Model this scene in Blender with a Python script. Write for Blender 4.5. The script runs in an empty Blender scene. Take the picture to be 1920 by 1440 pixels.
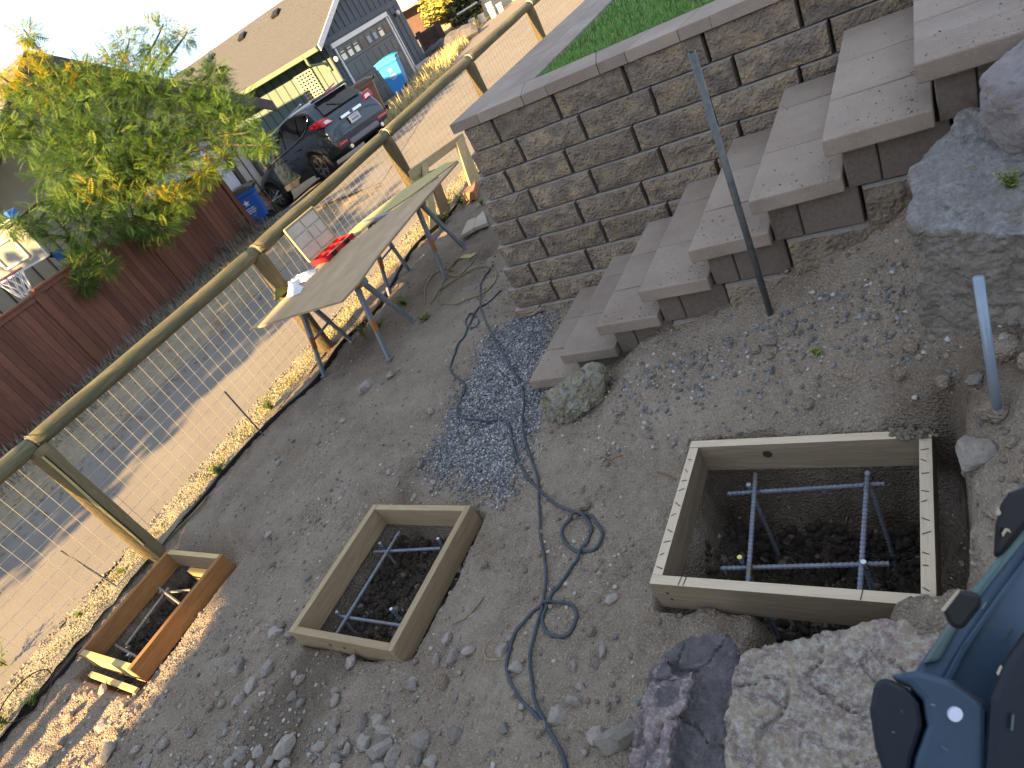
import bpy, bmesh, math, random
import numpy as np
from mathutils import Vector, Matrix, noise as mnoise
C = bpy.context.scene.collection
sc = bpy.context.scene
R = math.radians
# ------------------------------------------------------------------ camera, world, sun, exposure
RM = np.array([[0.80992025, 0.38330526, -0.44396651],      # world -> camera rotation
               [0.09654174, 0.65948316, 0.74549424],
               [0.5785403, -0.64665218, 0.49712381]])
FPX = 1257.92
cam_d = bpy.data.cameras.new('camera'); cam = bpy.data.objects.new('camera', cam_d); C.objects.link(cam)
cam_d.sensor_fit = 'HORIZONTAL'; cam_d.sensor_width = 36.0; cam_d.lens = FPX / 1920 * 36
cam_d.clip_start = 0.02; cam_d.clip_end = 2000
m4 = Matrix([list(r) for r in RM.T]).to_4x4(); cam.matrix_world = m4
cam_d.dof.use_dof = True; cam_d.dof.focus_distance = 2.9; cam_d.dof.aperture_fstop = 11.0
sc.camera = cam
SUN_EL = 22.0
LDIR = Vector((0.10, 1.0, -math.tan(R(SUN_EL)) * math.hypot(0.10, 1.0))).normalized()   # the way the light travels
sun_d = bpy.data.lights.new('sun', 'SUN'); sun_d.energy = 1.9; sun_d.angle = R(0.5); sun_d.color = (1.0, 0.71, 0.38)
sun = bpy.data.objects.new('sun', sun_d); C.objects.link(sun)
sun.rotation_euler = LDIR.to_track_quat('-Z', 'Y').to_euler()
W = bpy.data.worlds.new('World'); sc.world = W; W.use_nodes = True
wn = W.node_tree; wn.nodes.clear()
wo = wn.nodes.new('ShaderNodeOutputWorld'); bg = wn.nodes.new('ShaderNodeBackground')
sky = wn.nodes.new('ShaderNodeTexSky'); sky.sky_type = 'NISHITA'; sky.sun_disc = False
sky.sun_elevation = R(SUN_EL); sky.sun_rotation = math.atan2(-LDIR.x, -LDIR.y); sky.altitude = 1100; sky.air_density = .42; sky.dust_density = .15; sky.ozone_density = 1.0
bg.inputs['Strength'].default_value = 0.10
wtc = wn.nodes.new('ShaderNodeTexCoord'); wmp = wn.nodes.new('ShaderNodeMapping')
wmp.inputs['Scale'].default_value = (1.0, 1.6, 3.2); wmp.inputs['Rotation'].default_value = (0, 0, R(35))
wno = wn.nodes.new('ShaderNodeTexNoise'); wno.inputs['Scale'].default_value = 2.1; wno.inputs['Detail'].default_value = 7; wno.inputs['Distortion'].default_value = .5
wrp = wn.nodes.new('ShaderNodeValToRGB'); wrp.color_ramp.elements[0].position = .50; wrp.color_ramp.elements[1].position = .70
wmx = wn.nodes.new('ShaderNodeMixRGB'); wmx.inputs[2].default_value = (.56, .76, 1.08, 1)
wl = wn.links.new
wl(wtc.outputs['Generated'], wmp.inputs['Vector']); wl(wmp.outputs[0], wno.inputs['Vector']); wl(wno.outputs['Fac'], wrp.inputs[0])
wmr = wn.nodes.new('ShaderNodeMapRange'); wmx.inputs[0].default_value = .70; wm2 = wn.nodes.new('ShaderNodeMixRGB'); wm2.inputs[2].default_value = (1.12, 1.08, 1.02, 1); wl(wrp.outputs[0], wm2.inputs[0]); wl(wmx.outputs[0], wm2.inputs[1]); wl(sky.outputs[0], wmx.inputs[1]); wl(wm2.outputs[0], bg.inputs[0]); wl(bg.outputs[0], wo.inputs[0])
sc.view_settings.view_transform = 'Standard'; sc.view_settings.look = 'None'; sc.view_settings.gamma = 1.0; sc.view_settings.use_curve_mapping = False
sc.view_settings.exposure = 3.7
sc.view_settings.use_white_balance = True; sc.view_settings.white_balance_temperature = 7700; sc.view_settings.white_balance_tint = 11
# ------------------------------------------------------------------ placing: rays of the photograph met with planes of the place
def ray(u, v): return RM.T @ np.array([u - 960.0, 720.0 - v, -FPX])
def atX(u, v, x): q = ray(u, v); return Vector(q * (x / q[0]))
def atY(u, v, y): q = ray(u, v); return Vector(q * (y / q[1]))
def atZ(u, v, z): q = ray(u, v); return Vector(q * (z / q[2]))
def atR(u, v, r): q = ray(u, v); return Vector(q * (r / math.hypot(q[0], q[1])))
def sm(t, a, b):
    t = np.clip((np.asarray(t, float) - a) / (b - a), 0, 1); return t * t * (3 - 2 * t)
CTRL = np.array([(-5.3, -2, -2.36), (-5.3, 1.4, -2.30), (-5.3, 4, -2.235), (-5.3, 7, -2.17), (-5.3, 10, -2.10),
    (-4.3, .3, -2.38), (-4.3, 1.6, -2.31), (-3.6, 1.0, -2.33), (-3.7, 2.5, -2.24), (-3.7, 4, -2.19), (-3.7, 6, -2.14), (-3.7, 8, -2.1),
    (-3.15, .85, -2.335), (-2.28, .92, -2.265), (-3.2, 1.9, -2.21), (-2.28, 1.95, -2.2), (-2.95, 3.6, -2.14), (-2.25, 2.55, -2.14), (-2.0, 3.5, -2.13),
    (-2.05, 2.48, -2.09), (-1.6, 2.45, -1.96), (-1.27, 2.45, -1.82), (-.98, 2.45, -1.75), (-.73, 2.42, -1.68), (-.48, 2.42, -1.6), (-.2, 2.42, -1.46), (.05, 2.4, -1.3),
    (-1.1, 1.2, -2.04), (-1.12, 1.95, -1.95), (-.6, 2.04, -1.87), (-.12, 2.06, -1.66), (-.0, 1.65, -1.66), (-.0, 1.25, -1.72), (-.6, 1.12, -2.02),
    (-1.6, 1.6, -2.08), (-1.75, 1.0, -2.15), (-1.5, .6, -2.11), (-.7, .75, -2.0), (0, .75, -1.86), (.4, 1.5, -1.55), (.5, 2.5, -1.05), (-2.5, .3, -2.29), (-3.4, .15, -2.37),
    (-1.5, -.6, -2.15), (-3, -1.2, -2.38), (0, -1, -1.95), (1.2, 0, -1.7), (1.2, 1.5, -1.3), (1.2, 3, -.8)])
def _tps():
    P = CTRL[:, :2]; n = len(P)
    d2 = ((P[:, None] - P[None]) ** 2).sum(-1); K = .5 * d2 * np.log(d2 + 1e-9) + np.eye(n) * .004
    A = np.zeros((n + 3, n + 3)); A[:n, :n] = K; A[:n, n] = 1; A[:n, n + 1:] = P; A[n, :n] = 1; A[n + 1:, :n] = P.T
    return np.linalg.solve(A, np.r_[CTRL[:, 2], 0, 0, 0])
_W = _tps()
def dirt_z(x, y):
    x = np.atleast_1d(np.asarray(x, float)); y = np.atleast_1d(np.asarray(y, float)); out = np.zeros(x.shape)
    xf, yf, of = x.ravel(), y.ravel(), out.ravel()
    for i in range(0, len(xf), 20000):
        d2 = (xf[i:i+20000, None] - CTRL[None, :, 0]) ** 2 + (yf[i:i+20000, None] - CTRL[None, :, 1]) ** 2
        of[i:i+20000] = (.5 * d2 * np.log(d2 + 1e-9)) @ _W[:-3] + _W[-3] + _W[-2] * xf[i:i+20000] + _W[-1] * yf[i:i+20000]
    return of.reshape(x.shape)
def lane_z(x, y):
    x = np.asarray(x, float); y = np.asarray(y, float)
    z = -2.33 + .022 * (np.clip(y, -60, 60) - 1.43)
    drop = .042 * np.clip(-9.5 - x, 0, 6) ** 1.6 * sm(y, 8.8, 11.2) * (1 - .6 * sm(y, 13, 18))
    return z - drop + .04 * sm(x, -5.75, -5.35)
def ground(x, y):
    return float(dirt_z(x, y)[0]) if x > -5.3 else float(lane_z(x, y))
def atG(u, v):
    q = ray(u, v); t = 0.0; q = q / math.hypot(q[0], q[1]); t0 = .3; p = None
    t = t0
    while t < 120:
        if q[2] * t < ground(q[0] * t, q[1] * t):
            a, b = t - .05 * max(1, t * .1), t
            for _ in range(18):
                m = (a + b) / 2
                if q[2] * m < ground(q[0] * m, q[1] * m): b = m
                else: a = m
            return Vector(q * b)
        t += .05 * max(1, t * .1)
    return Vector(q * 120)
# ------------------------------------------------------------------ mesh helpers
rng = np.random.default_rng(7); random.seed(7)
class MB:
    def __init__(s): s.v = []; s.f = []; s.m = []; s.mi = 0
    def add(s, vs, fs):
        b = len(s.v); s.v += [tuple(p) for p in vs]; s.f += [tuple(i + b for i in f) for f in fs]; s.m += [s.mi] * len(fs); return s
    def box(s, c, d, rot=None):
        hx, hy, hz = d[0] / 2, d[1] / 2, d[2] / 2; c = Vector(c)
        vs = [Vector((x, y, z)) for x in (-hx, hx) for y in (-hy, hy) for z in (-hz, hz)]
        if rot is not None: vs = [rot @ p for p in vs]
        return s.add([p + c for p in vs], [(0, 1, 3, 2), (4, 6, 7, 5), (0, 4, 5, 1), (2, 3, 7, 6), (0, 2, 6, 4), (1, 5, 7, 3)])
    def bar(s, a, b, w, h, up=(0, 0, 1)):
        a, b = Vector(a), Vector(b); d = b - a; L = d.length; d.normalize(); up = Vector(up)
        if abs(d.dot(up)) > .98: up = Vector((1, 0, 0)) if abs(d.x) < .9 else Vector((0, 1, 0))
        sd = d.cross(up).normalized(); u2 = sd.cross(d)
        rot = Matrix((d, sd, u2)).transposed()
        return s.box((a + b) / 2, (L, w, h), rot)
    def tube(s, pts, r, n=8, cap=True):
        pts = [Vector(p) for p in pts]; m = len(pts); rr = r if hasattr(r, '__len__') else [r] * m
        vs, fs = [], []; pu = None
        for i, p in enumerate(pts):
            d = (pts[min(i + 1, m - 1)] - pts[max(i - 1, 0)]).normalized()
            if pu is None:
                pu = Vector((0, 0, 1)) if abs(d.z) < .9 else Vector((1, 0, 0))
            a = (pu - d * pu.dot(d)).normalized(); pu = a; b = d.cross(a)
            for k in range(n):
                t = 2 * math.pi * k / n; vs.append(p + (a * math.cos(t) + b * math.sin(t)) * rr[i])
        for i in range(m - 1):
            for k in range(n):
                k2 = (k + 1) % n; fs.append((i * n + k, i * n + k2, (i + 1) * n + k2, (i + 1) * n + k))
        if cap: fs += [tuple(range(n))[::-1], tuple((m - 1) * n + k for k in range(n))]
        return s.add(vs, fs)
    def prism(s, poly, vec):
        poly = [Vector(p) for p in poly]; n = len(poly); vec = Vector(vec)
        return s.add(poly + [p + vec for p in poly], [tuple(range(n))[::-1], tuple(range(n, 2 * n))] + [(i, (i + 1) % n, n + (i + 1) % n, n + i) for i in range(n)])
    def lathe(s, prof, n=16, c=(0, 0, 0), rot=None):
        vs, fs = [], []; m = len(prof); c = Vector(c)
        for r, z in prof:
            for k in range(n):
                t = 2 * math.pi * k / n; p = Vector((r * math.cos(t), r * math.sin(t), z)); vs.append((rot @ p if rot else p) + c)
        for i in range(m - 1):
            for k in range(n):
                k2 = (k + 1) % n; fs.append((i * n + k, i * n + k2, (i + 1) * n + k2, (i + 1) * n + k))
        fs += [tuple(range(n))[::-1], tuple((m - 1) * n + k for k in range(n))]
        return s.add(vs, fs)
    def quad(s, a, b, c, d): return s.add([a, b, c, d], [(0, 1, 2, 3)])
    def mesh(s, name, mats, smooth=False):
        me = bpy.data.meshes.new(name); me.from_pydata(s.v, [], s.f)
        for q in (mats if isinstance(mats, (list, tuple)) else [mats]): me.materials.append(q)
        if any(s.m): me.polygons.foreach_set('material_index', s.m)
        if smooth: me.polygons.foreach_set('use_smooth', [True] * len(s.f))
        me.update(); return me
    def build(s, name, mats, parent=None, bevel=0, smooth=False, sub=0, angle=None):
        o = put(name, s.mesh(name, mats, smooth), parent)
        if bevel:
            b = o.modifiers.new('bevel', 'BEVEL'); b.width = bevel; b.segments = 2; b.limit_method = 'ANGLE'; b.angle_limit = R(40)
        if sub:
            b = o.modifiers.new('sub', 'SUBSURF'); b.levels = b.render_levels = sub
        return o
def put(name, me, parent=None, loc=None, rot=None):
    o = bpy.data.objects.new(name, me); C.objects.link(o)
    if parent is not None: o.parent = parent
    if loc is not None: o.location = loc
    if rot is not None: o.rotation_euler = rot
    return o
def tag(o, label, cat, group=None, kind=None):
    o['label'] = label; o['category'] = cat
    if group: o['group'] = group
    if kind: o['kind'] = kind
    return o
def empty(name, loc, label, cat, group=None, rz=0):
    o = put(name, None, None, loc, (0, 0, rz)); o.empty_display_size = .1
    return tag(o, label, cat, group)
def struct(o): o['kind'] = 'structure'; return o
def stuff(o): o['kind'] = 'stuff'; return o
def arrays(name, V, F, mats, parent=None, smooth=False, midx=None, loc=None):
    me = bpy.data.meshes.new(name); V = np.asarray(V, np.float32); F = np.asarray(F, np.int32); k = F.shape[1]
    me.vertices.add(len(V)); me.vertices.foreach_set('co', V.ravel()); me.loops.add(F.size); me.loops.foreach_set('vertex_index', F.ravel())
    me.polygons.add(len(F)); me.polygons.foreach_set('loop_start', np.arange(0, F.size, k, dtype=np.int32)); me.polygons.foreach_set('loop_total', np.full(len(F), k, np.int32))
    for q in (mats if isinstance(mats, (list, tuple)) else [mats]): me.materials.append(q)
    if midx is not None: me.polygons.foreach_set('material_index', np.asarray(midx, np.int32))
    if smooth: me.polygons.foreach_set('use_smooth', np.ones(len(F), bool))
    me.update(calc_edges=True); me.validate(); return put(name, me, parent, loc)
def scatter(bases, pos, scl, rot, midx=None):
    """bases: list of (V,F) shapes; one copy per row, joined into arrays. rot: (n,3,3)"""
    n = len(pos); which = rng.integers(0, len(bases), n); VV, FF, MM = [], [], []; off = 0
    for b, (V, F) in enumerate(bases):
        ix = np.nonzero(which == b)[0]
        if not len(ix): continue
        s = scl[ix]; s = s[:, None, None] if s.ndim == 1 else s[:, None, :]
        P = np.einsum('nij,nkj->nki', rot[ix], V[None] * s) + pos[ix][:, None, :]
        FF.append((F[None] + (np.arange(len(ix)) * len(V))[:, None, None] + off).reshape(-1, F.shape[1])); VV.append(P.reshape(-1, 3)); off += P.shape[0] * P.shape[1]
        if midx is not None: MM.append(np.repeat(midx[ix], len(F)))
    return np.concatenate(VV), np.concatenate(FF), (np.concatenate(MM) if midx is not None else None)
def rand_rot(n, tilt=None):
    a = rng.uniform(0, 2 * np.pi, n); ca, sa = np.cos(a), np.sin(a); Z = np.zeros((n, 3, 3)); Z[:, 0, 0] = ca; Z[:, 0, 1] = -sa; Z[:, 1, 0] = sa; Z[:, 1, 1] = ca; Z[:, 2, 2] = 1
    b = rng.normal(0, tilt, n) if tilt is not None else rng.uniform(0, 2 * np.pi, n)
    cb, sb = np.cos(b), np.sin(b); X = np.zeros((n, 3, 3)); X[:, 0, 0] = 1; X[:, 1, 1] = cb; X[:, 1, 2] = -sb; X[:, 2, 1] = sb; X[:, 2, 2] = cb
    return Z @ X
def ico(sub, seed, amp, flat=1.0, freq=1.6, facet=0):
    bm = bmesh.new(); bmesh.ops.create_icosphere(bm, subdivisions=sub, radius=1)
    off = Vector((seed * 7.3, seed * 3.1, seed * 1.7))
    rg = random.Random(seed)
    planes = [(Vector((rg.gauss(0, 1), rg.gauss(0, 1), rg.gauss(0, 1))).normalized(), rg.uniform(.55, .88)) for _ in range(facet)]
    for v in bm.verts:
        d = v.co.normalized()
        k = 1 + amp * mnoise.noise(d * freq + off) + amp * .45 * mnoise.noise(d * freq * 2.7 + off)
        p = d * k
        for nrm, h in planes:
            t = p.dot(nrm)
            if t > h: p -= nrm * (t - h) * .93
        if facet: p += d * amp * .12 * mnoise.noise(d * freq * 7 + off)
        v.co = p; v.co.z *= flat
    bmesh.ops.triangulate(bm, faces=bm.faces); bm.verts.index_update()
    V = np.array([v.co[:] for v in bm.verts]); F = np.array([[v.index for v in f.verts] for f in bm.faces]); bm.free(); return V, F
# ------------------------------------------------------------------ materials
def _lk(nt, a, b): nt.links.new(a, b)
def M(name, c1, c2=None, scale=6, *, c3=None, scale2=70, mix2=.5, rough=.85, bump=0., bscale=120, metal=0., stretch=(1, 1, 1), var=0., spec=.3, detail=6, contrast=(.35, .65), dist=0., coord='Object', voro=0, vscale=40, coat=0., rot=(0, 0, 0), bdist=.02, nrough=.6):
    m = bpy.data.materials.new(name); m.use_nodes = True; nt = m.node_tree; b = nt.nodes['Principled BSDF']
    N = nt.nodes.new
    b.inputs['Roughness'].default_value = rough; b.inputs['Metallic'].default_value = metal; b.inputs['Specular IOR Level'].default_value = spec
    b.inputs['Coat Weight'].default_value = coat
    tc = N('ShaderNodeTexCoord'); mp = N('ShaderNodeMapping'); mp.inputs['Scale'].default_value = stretch; mp.inputs['Rotation'].default_value = rot
    _lk(nt, tc.outputs[coord], mp.inputs['Vector']); vec = mp.outputs[0]
    oi = N('ShaderNodeObjectInfo')
    if var:
        ad = N('ShaderNodeVectorMath'); ad.operation = 'MULTIPLY_ADD'; cb = N('ShaderNodeCombineXYZ')
        for i in range(3): _lk(nt, oi.outputs['Random'], cb.inputs[i])
        ad.inputs[1].default_value = (37, 23, 51); _lk(nt, cb.outputs[0], ad.inputs[0]); _lk(nt, vec, ad.inputs[2]); vec = ad.outputs[0]
    col = None
    def nz(s, d=detail, di=dist):
        t = N('ShaderNodeTexNoise'); t.inputs['Scale'].default_value = s; t.inputs['Detail'].default_value = d; t.inputs['Roughness'].default_value = nrough; t.inputs['Distortion'].default_value = di; _lk(nt, vec, t.inputs['Vector']); return t.outputs['Fac']
    def rp(f, a, bb):
        r = N('ShaderNodeMapRange'); r.inputs[1].default_value = a; r.inputs[2].default_value = bb; _lk(nt, f, r.inputs[0]); return r.outputs[0]
    def mx(f, a, bb):
        x = N('ShaderNodeMixRGB')
        if isinstance(f, float): x.inputs[0].default_value = f
        else: _lk(nt, f, x.inputs[0])
        for i, q in ((1, a), (2, bb)):
            if isinstance(q, tuple): x.inputs[i].default_value = (*q, 1)
            else: _lk(nt, q, x.inputs[i])
        return x.outputs[0]
    if c2 is None: col = None; b.inputs['Base Color'].default_value = (*c1, 1)
    else:
        col = mx(rp(nz(scale), *contrast), c1, c2)
        if c3 is not None: col = mx(rp(nz(scale2, 4), .5 - .18, .5 + .25) if mix2 == .5 else rp(nz(scale2, 4), 1 - mix2 - .12, 1 - mix2 + .12), col, c3)
    if var:
        hs = N('ShaderNodeHueSaturation'); r2 = N('ShaderNodeMapRange'); r2.inputs[3].default_value = 1 - var; r2.inputs[4].default_value = 1 + var
        _lk(nt, oi.outputs['Random'], r2.inputs[0]); _lk(nt, r2.outputs[0], hs.inputs['Value'])
        if col is None: hs.inputs['Color'].default_value = (*c1, 1)
        else: _lk(nt, col, hs.inputs['Color'])
        col = hs.outputs[0]
    if col is not None: _lk(nt, col, b.inputs['Base Color'])
    if bump or voro:
        bp = N('ShaderNodeBump'); bp.inputs['Strength'].default_value = max(bump, .01); bp.inputs['Distance'].default_value = bdist
        h = nz(bscale, 5, 0)
        if voro:
            vo = N('ShaderNodeTexVoronoi'); vo.inputs['Scale'].default_value = vscale; _lk(nt, vec, vo.inputs['Vector'])
            ma = N('ShaderNodeMath'); ma.operation = 'MULTIPLY_ADD'; _lk(nt, vo.outputs['Distance'], ma.inputs[0]); ma.inputs[1].default_value = voro; _lk(nt, h, ma.inputs[2]); h = ma.outputs[0]
        _lk(nt, h, bp.inputs['Height']); _lk(nt, bp.outputs[0], b.inputs['Normal'])
    m['mix'] = 1
    return m
def wood(name, c1, c2, c3, axis=0, g=1.0, rough=.8, var=.12, bump=.25, knots=True):
    st = [14 * g, 14 * g, 14 * g]; st[axis] = 1.1 * g
    return M(name, c1, c2, scale=1.9, c3=c3, scale2=9, contrast=(.40, .60), rough=rough, bump=bump, bscale=7, stretch=tuple(st), var=var, dist=1.4, detail=8, bdist=.004)
# ------------------------------------------------------------------ ground, lane, dirt yard
def vnoise(x, y, seed):
    r = np.random.default_rng(seed); T = r.random((257, 257)); T[256] = T[0]; T[:, 256] = T[:, 0]
    xi = np.floor(x).astype(int); yi = np.floor(y).astype(int); fx = x - xi; fy = y - yi; fx = fx * fx * (3 - 2 * fx); fy = fy * fy * (3 - 2 * fy)
    xi &= 255; yi &= 255
    return (T[xi, yi] * (1 - fx) + T[xi + 1, yi] * fx) * (1 - fy) + (T[xi, yi + 1] * (1 - fx) + T[xi + 1, yi + 1] * fx) * fy - .5
def fbm(x, y, f, o=4, seed=1, g=.5):
    s = 0; a = 1
    for i in range(o): s = s + a * vnoise(x * f + 31.7 * i, y * f + 17.3 * i, seed + i); f *= 2.03; a *= g
    return s
def rect(pts, z):
    P = [atZ(u, v, z) for u, v in pts]
    return ((P[0].x + P[3].x) / 2, (P[1].x + P[2].x) / 2, (P[2].y + P[3].y) / 2, (P[0].y + P[1].y) / 2)
ZR, ZM, ZL = -1.90, -2.19, -2.27
FR = rect([(1285, 831), (1737, 801), (1768, 1121), (1225, 1109)], ZR)
FM = rect([(690, 953), (882, 939), (746, 1211), (539, 1195)], ZM)
FL = rect([(308, 1031), (415, 1037), (250, 1254), (146, 1230)], ZL)
PITS = [(FR[0] + .01, FR[1] + .08, FR[2] + .0, FR[3] + .02, -2.58), (FR[0] + .33, FR[1] - .12, FR[2] - .16, FR[2] + .1, -2.45), (FM[0] - .0, FM[1] + .06, FM[2] + .0, FM[3] + .01, -2.58), (FL[0] + .0, FL[1] + .02, FL[2] - .1, FL[3] + .01, -2.62)]
def yard_z(x, y):
    z = dirt_z(x, y)
    z = z + .05 * fbm(x, y, 1.3, 3, 5) + .03 * fbm(x, y, 6, 4, 11, .55) + .018 * fbm(x, y, 26, 3, 21, .6)
    bank = sm(x, -1.3, -.3) * sm(y, .4, 1.0)
    z = z + bank * (.05 * fbm(x, y, 4, 4, 31, .6) + .03 * np.abs(fbm(x, y, 14, 3, 41, .6)))
    z = z + .012 * sm(fbm(x, y, 3.1, 2, 51), -.05, .2) * fbm(x, y, 40, 2, 61)
    for fr, zt in ((FR, ZR), (FM, ZM), (FL, ZL)):        # trodden level round each form, never above its boards
        d = np.maximum(np.maximum(fr[0] - x, x - fr[1]), np.maximum(fr[2] - y, y - fr[3]))
        k = 1 - sm(d, .0, .22); lim = zt - (.13 if fr is FL else .085)
        if fr is not FR: z = np.where(z > lim, z - (z - lim) * k, z)
        else:
            kk = k * (1 - sm(x, fr[1] - .22, fr[1] + .02)) ; z = np.where(z > zt - .02, z - (z - zt + .02) * kk, z)
    e1 = fbm(x, y, 5, 4, 71, .6) * .09
    for x0, x1, y0, y1, zb in PITS:
        sd = np.maximum(np.abs(x - (x0 + x1) / 2) - (x1 - x0) / 2, np.abs(y - (y0 + y1) / 2) - (y1 - y0) / 2) + e1 * .6
        k = sm(-sd, -.02, .035) * .6 + sm(-sd, .03, .18) * .4
        floor = zb + .13 * fbm(x, y, 6, 4, 81, .65) + .05 * np.abs(fbm(x, y, 17, 3, 83))
        z = np.where(floor < z, z + (floor - z) * k, z)
    return z
GX = np.concatenate([np.arange(-5.32, -3.6, .022), np.arange(-3.6, 1.75, .019)]); GY = np.concatenate([np.arange(-1.4, 3.0, .019), np.arange(3.0, 8.8, .035)])
XX, YY = np.meshgrid(GX, GY, indexing='ij'); ZZ = yard_z(XX, YY)
nx, ny = XX.shape; I = np.arange(nx * ny).reshape(nx, ny)
QF = np.stack([I[:-1, :-1], I[1:, :-1], I[1:, 1:], I[:-1, 1:]], -1).reshape(-1, 4)
keep = ~((XX[:-1, :-1].ravel() > -2.3) & (YY[:-1, :-1].ravel() > 4.3)); QF = QF[keep]
m_dirt = M('dry_dirt', (.25, .194, .142), (.36, .296, .23), scale=3.0, c3=(.46, .40, .33), scale2=130, mix2=.40, rough=.97, bump=1, bscale=130, voro=1.0, vscale=95, detail=11, bdist=.014, spec=.1)
SHADE_DAMP = np.zeros(XX.shape)  # pit shade painted into the soil colour, plus random damp patches
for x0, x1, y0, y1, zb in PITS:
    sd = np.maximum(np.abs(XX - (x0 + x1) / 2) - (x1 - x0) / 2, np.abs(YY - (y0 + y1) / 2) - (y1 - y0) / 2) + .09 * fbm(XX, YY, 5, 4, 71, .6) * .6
    SHADE_DAMP = np.maximum(SHADE_DAMP, sm(-sd, -.02, .05))
SHADE_DAMP = np.maximum(SHADE_DAMP * (.75 + .5 * fbm(XX, YY, 9, 3, 77)), .55 * sm(fbm(XX, YY, 1.1, 3, 79), .15, .5) * sm(XX, -5.3, -4.9) * sm(-YY, -9, -3.2))
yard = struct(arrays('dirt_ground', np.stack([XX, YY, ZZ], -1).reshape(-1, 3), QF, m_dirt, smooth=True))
at_ = yard.data.attributes.new('moist', 'FLOAT', 'POINT'); at_.data.foreach_set('value', SHADE_DAMP.ravel().astype(np.float32))
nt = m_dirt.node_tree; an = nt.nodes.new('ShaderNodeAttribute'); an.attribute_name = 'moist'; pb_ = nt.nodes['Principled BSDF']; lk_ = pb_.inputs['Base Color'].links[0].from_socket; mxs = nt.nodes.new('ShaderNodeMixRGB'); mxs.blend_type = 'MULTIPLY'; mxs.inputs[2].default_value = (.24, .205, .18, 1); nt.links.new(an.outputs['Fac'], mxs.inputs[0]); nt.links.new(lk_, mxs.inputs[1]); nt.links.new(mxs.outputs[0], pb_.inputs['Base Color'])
def surf_z(x, y):                        # bilinear height of the yard mesh as built
    x = np.atleast_1d(x); y = np.atleast_1d(y)
    i = np.clip(np.searchsorted(GX, x) - 1, 0, nx - 2); j = np.clip(np.searchsorted(GY, y) - 1, 0, ny - 2)
    fx = np.clip((x - GX[i]) / (GX[i + 1] - GX[i]), 0, 1); fy = np.clip((y - GY[j]) / (GY[j + 1] - GY[j]), 0, 1)
    return (ZZ[i, j] * (1 - fx) + ZZ[i + 1, j] * fx) * (1 - fy) + (ZZ[i, j + 1] * (1 - fx) + ZZ[i + 1, j + 1] * fx) * fy
def onyard(u, v, dz=0):
    p = atG(u, v)
    for _ in range(3):
        z = float(surf_z(p.x, p.y)[0]); p = atZ(u, v, z)
    p.z += dz; return p
# wide ground under everything
def axis_pts(a, b, s, far):
    return np.concatenate([-np.geomspace(far, abs(a) + 3, 10) if a < 0 else np.array([]), np.arange(a, b, s), np.geomspace(b + 3, far, 10)])
gx = np.unique(np.concatenate([axis_pts(-30, 6, 1.0, 400), [-5.36, -5.30, -5.75, -9.5]])); gy = axis_pts(-12, 45, 1.2, 400)
X2, Y2 = np.meshgrid(gx, gy, indexing='ij'); Z2 = lane_z(X2, Y2) - .02
Z2 = np.where((X2 > -5.34) & (Y2 > -1.6) & (Y2 < 8.6), -3.6, Z2); Z2 = np.where((X2 > -5.34) & ((Y2 <= -1.6) | (Y2 >= 8.6)), -2.45, Z2)
a, b = X2.shape; I2 = np.arange(a * b).reshape(a, b)
m_earth = M('dry_earth', (.19, .15, .105), (.27, .22, .155), scale=1.2, c3=(.33, .28, .19), scale2=18, rough=.95, bump=.6, bscale=40, bdist=.03)
struct(arrays('ground', np.stack([X2, Y2, Z2], -1).reshape(-1, 3), np.stack([I2[:-1, :-1], I2[1:, :-1], I2[1:, 1:], I2[:-1, 1:]], -1).reshape(-1, 4), m_earth, smooth=True))
def sheet(name, fx0, fx1, y0, y1, nxs, nys, mat, lift, wob=.0, rough=0):
    ys = np.linspace(y0, y1, nys); t = np.linspace(0, 1, nxs); Xs = np.zeros((nxs, nys)); Ys = np.zeros((nxs, nys))
    for j, y in enumerate(ys):
        x0 = fx0(y) + wob * float(fbm(np.array([y * 1.0]), np.array([3.3]), 1.5, 3, 91)[0]); x1 = fx1(y) + wob * float(fbm(np.array([y * 1.0]), np.array([9.1]), 1.5, 3, 92)[0])
        Xs[:, j] = x0 + (x1 - x0) * t; Ys[:, j] = y
    Zs = lane_z(Xs, Ys) + lift
    if rough: Zs = Zs + rough * fbm(Xs, Ys, 9, 3, 95)
    J = np.arange(nxs * nys).reshape(nxs, nys)
    return arrays(name, np.stack([Xs, Ys, Zs], -1).reshape(-1, 3), np.stack([J[:-1, :-1], J[1:, :-1], J[1:, 1:], J[:-1, 1:]], -1).reshape(-1, 4), mat, smooth=True)
m_lane = M('worn_asphalt', (.145, .134, .118), (.185, .172, .15), scale=.9, c3=(.235, .215, .185), scale2=140, mix2=.45, rough=.93, bump=.5, bscale=210, bdist=.006, spec=.2)
m_drive = M('dark_asphalt', (.14, .134, .125), (.18, .172, .16), scale=.8, c3=(.23, .22, .20), scale2=150, mix2=.4, rough=.9, bump=.5, bscale=190, bdist=.006)
m_verge = M('verge_gravel', (.20, .175, .12), (.29, .255, .175), scale=5, c3=(.36, .33, .24), scale2=60, rough=.95, bump=.9, bscale=80, voro=.6, vscale=60, bdist=.02)
struct(sheet('lane', lambda y: -8.6 - .36 * max(0, y - 9), lambda y: -5.78, -14, 70, 14, 150, m_lane, .004, .12))
struct(sheet('driveway', lambda y: -14.45, lambda y: -8.2 - .36 * max(0, y - 9), 8.9, 13.2, 24, 24, m_drive, .010, .0))
struct(sheet('verge', lambda y: -5.80, lambda y: -5.26, -3, 14, 10, 420, m_verge, .008, .05, .03))
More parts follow.
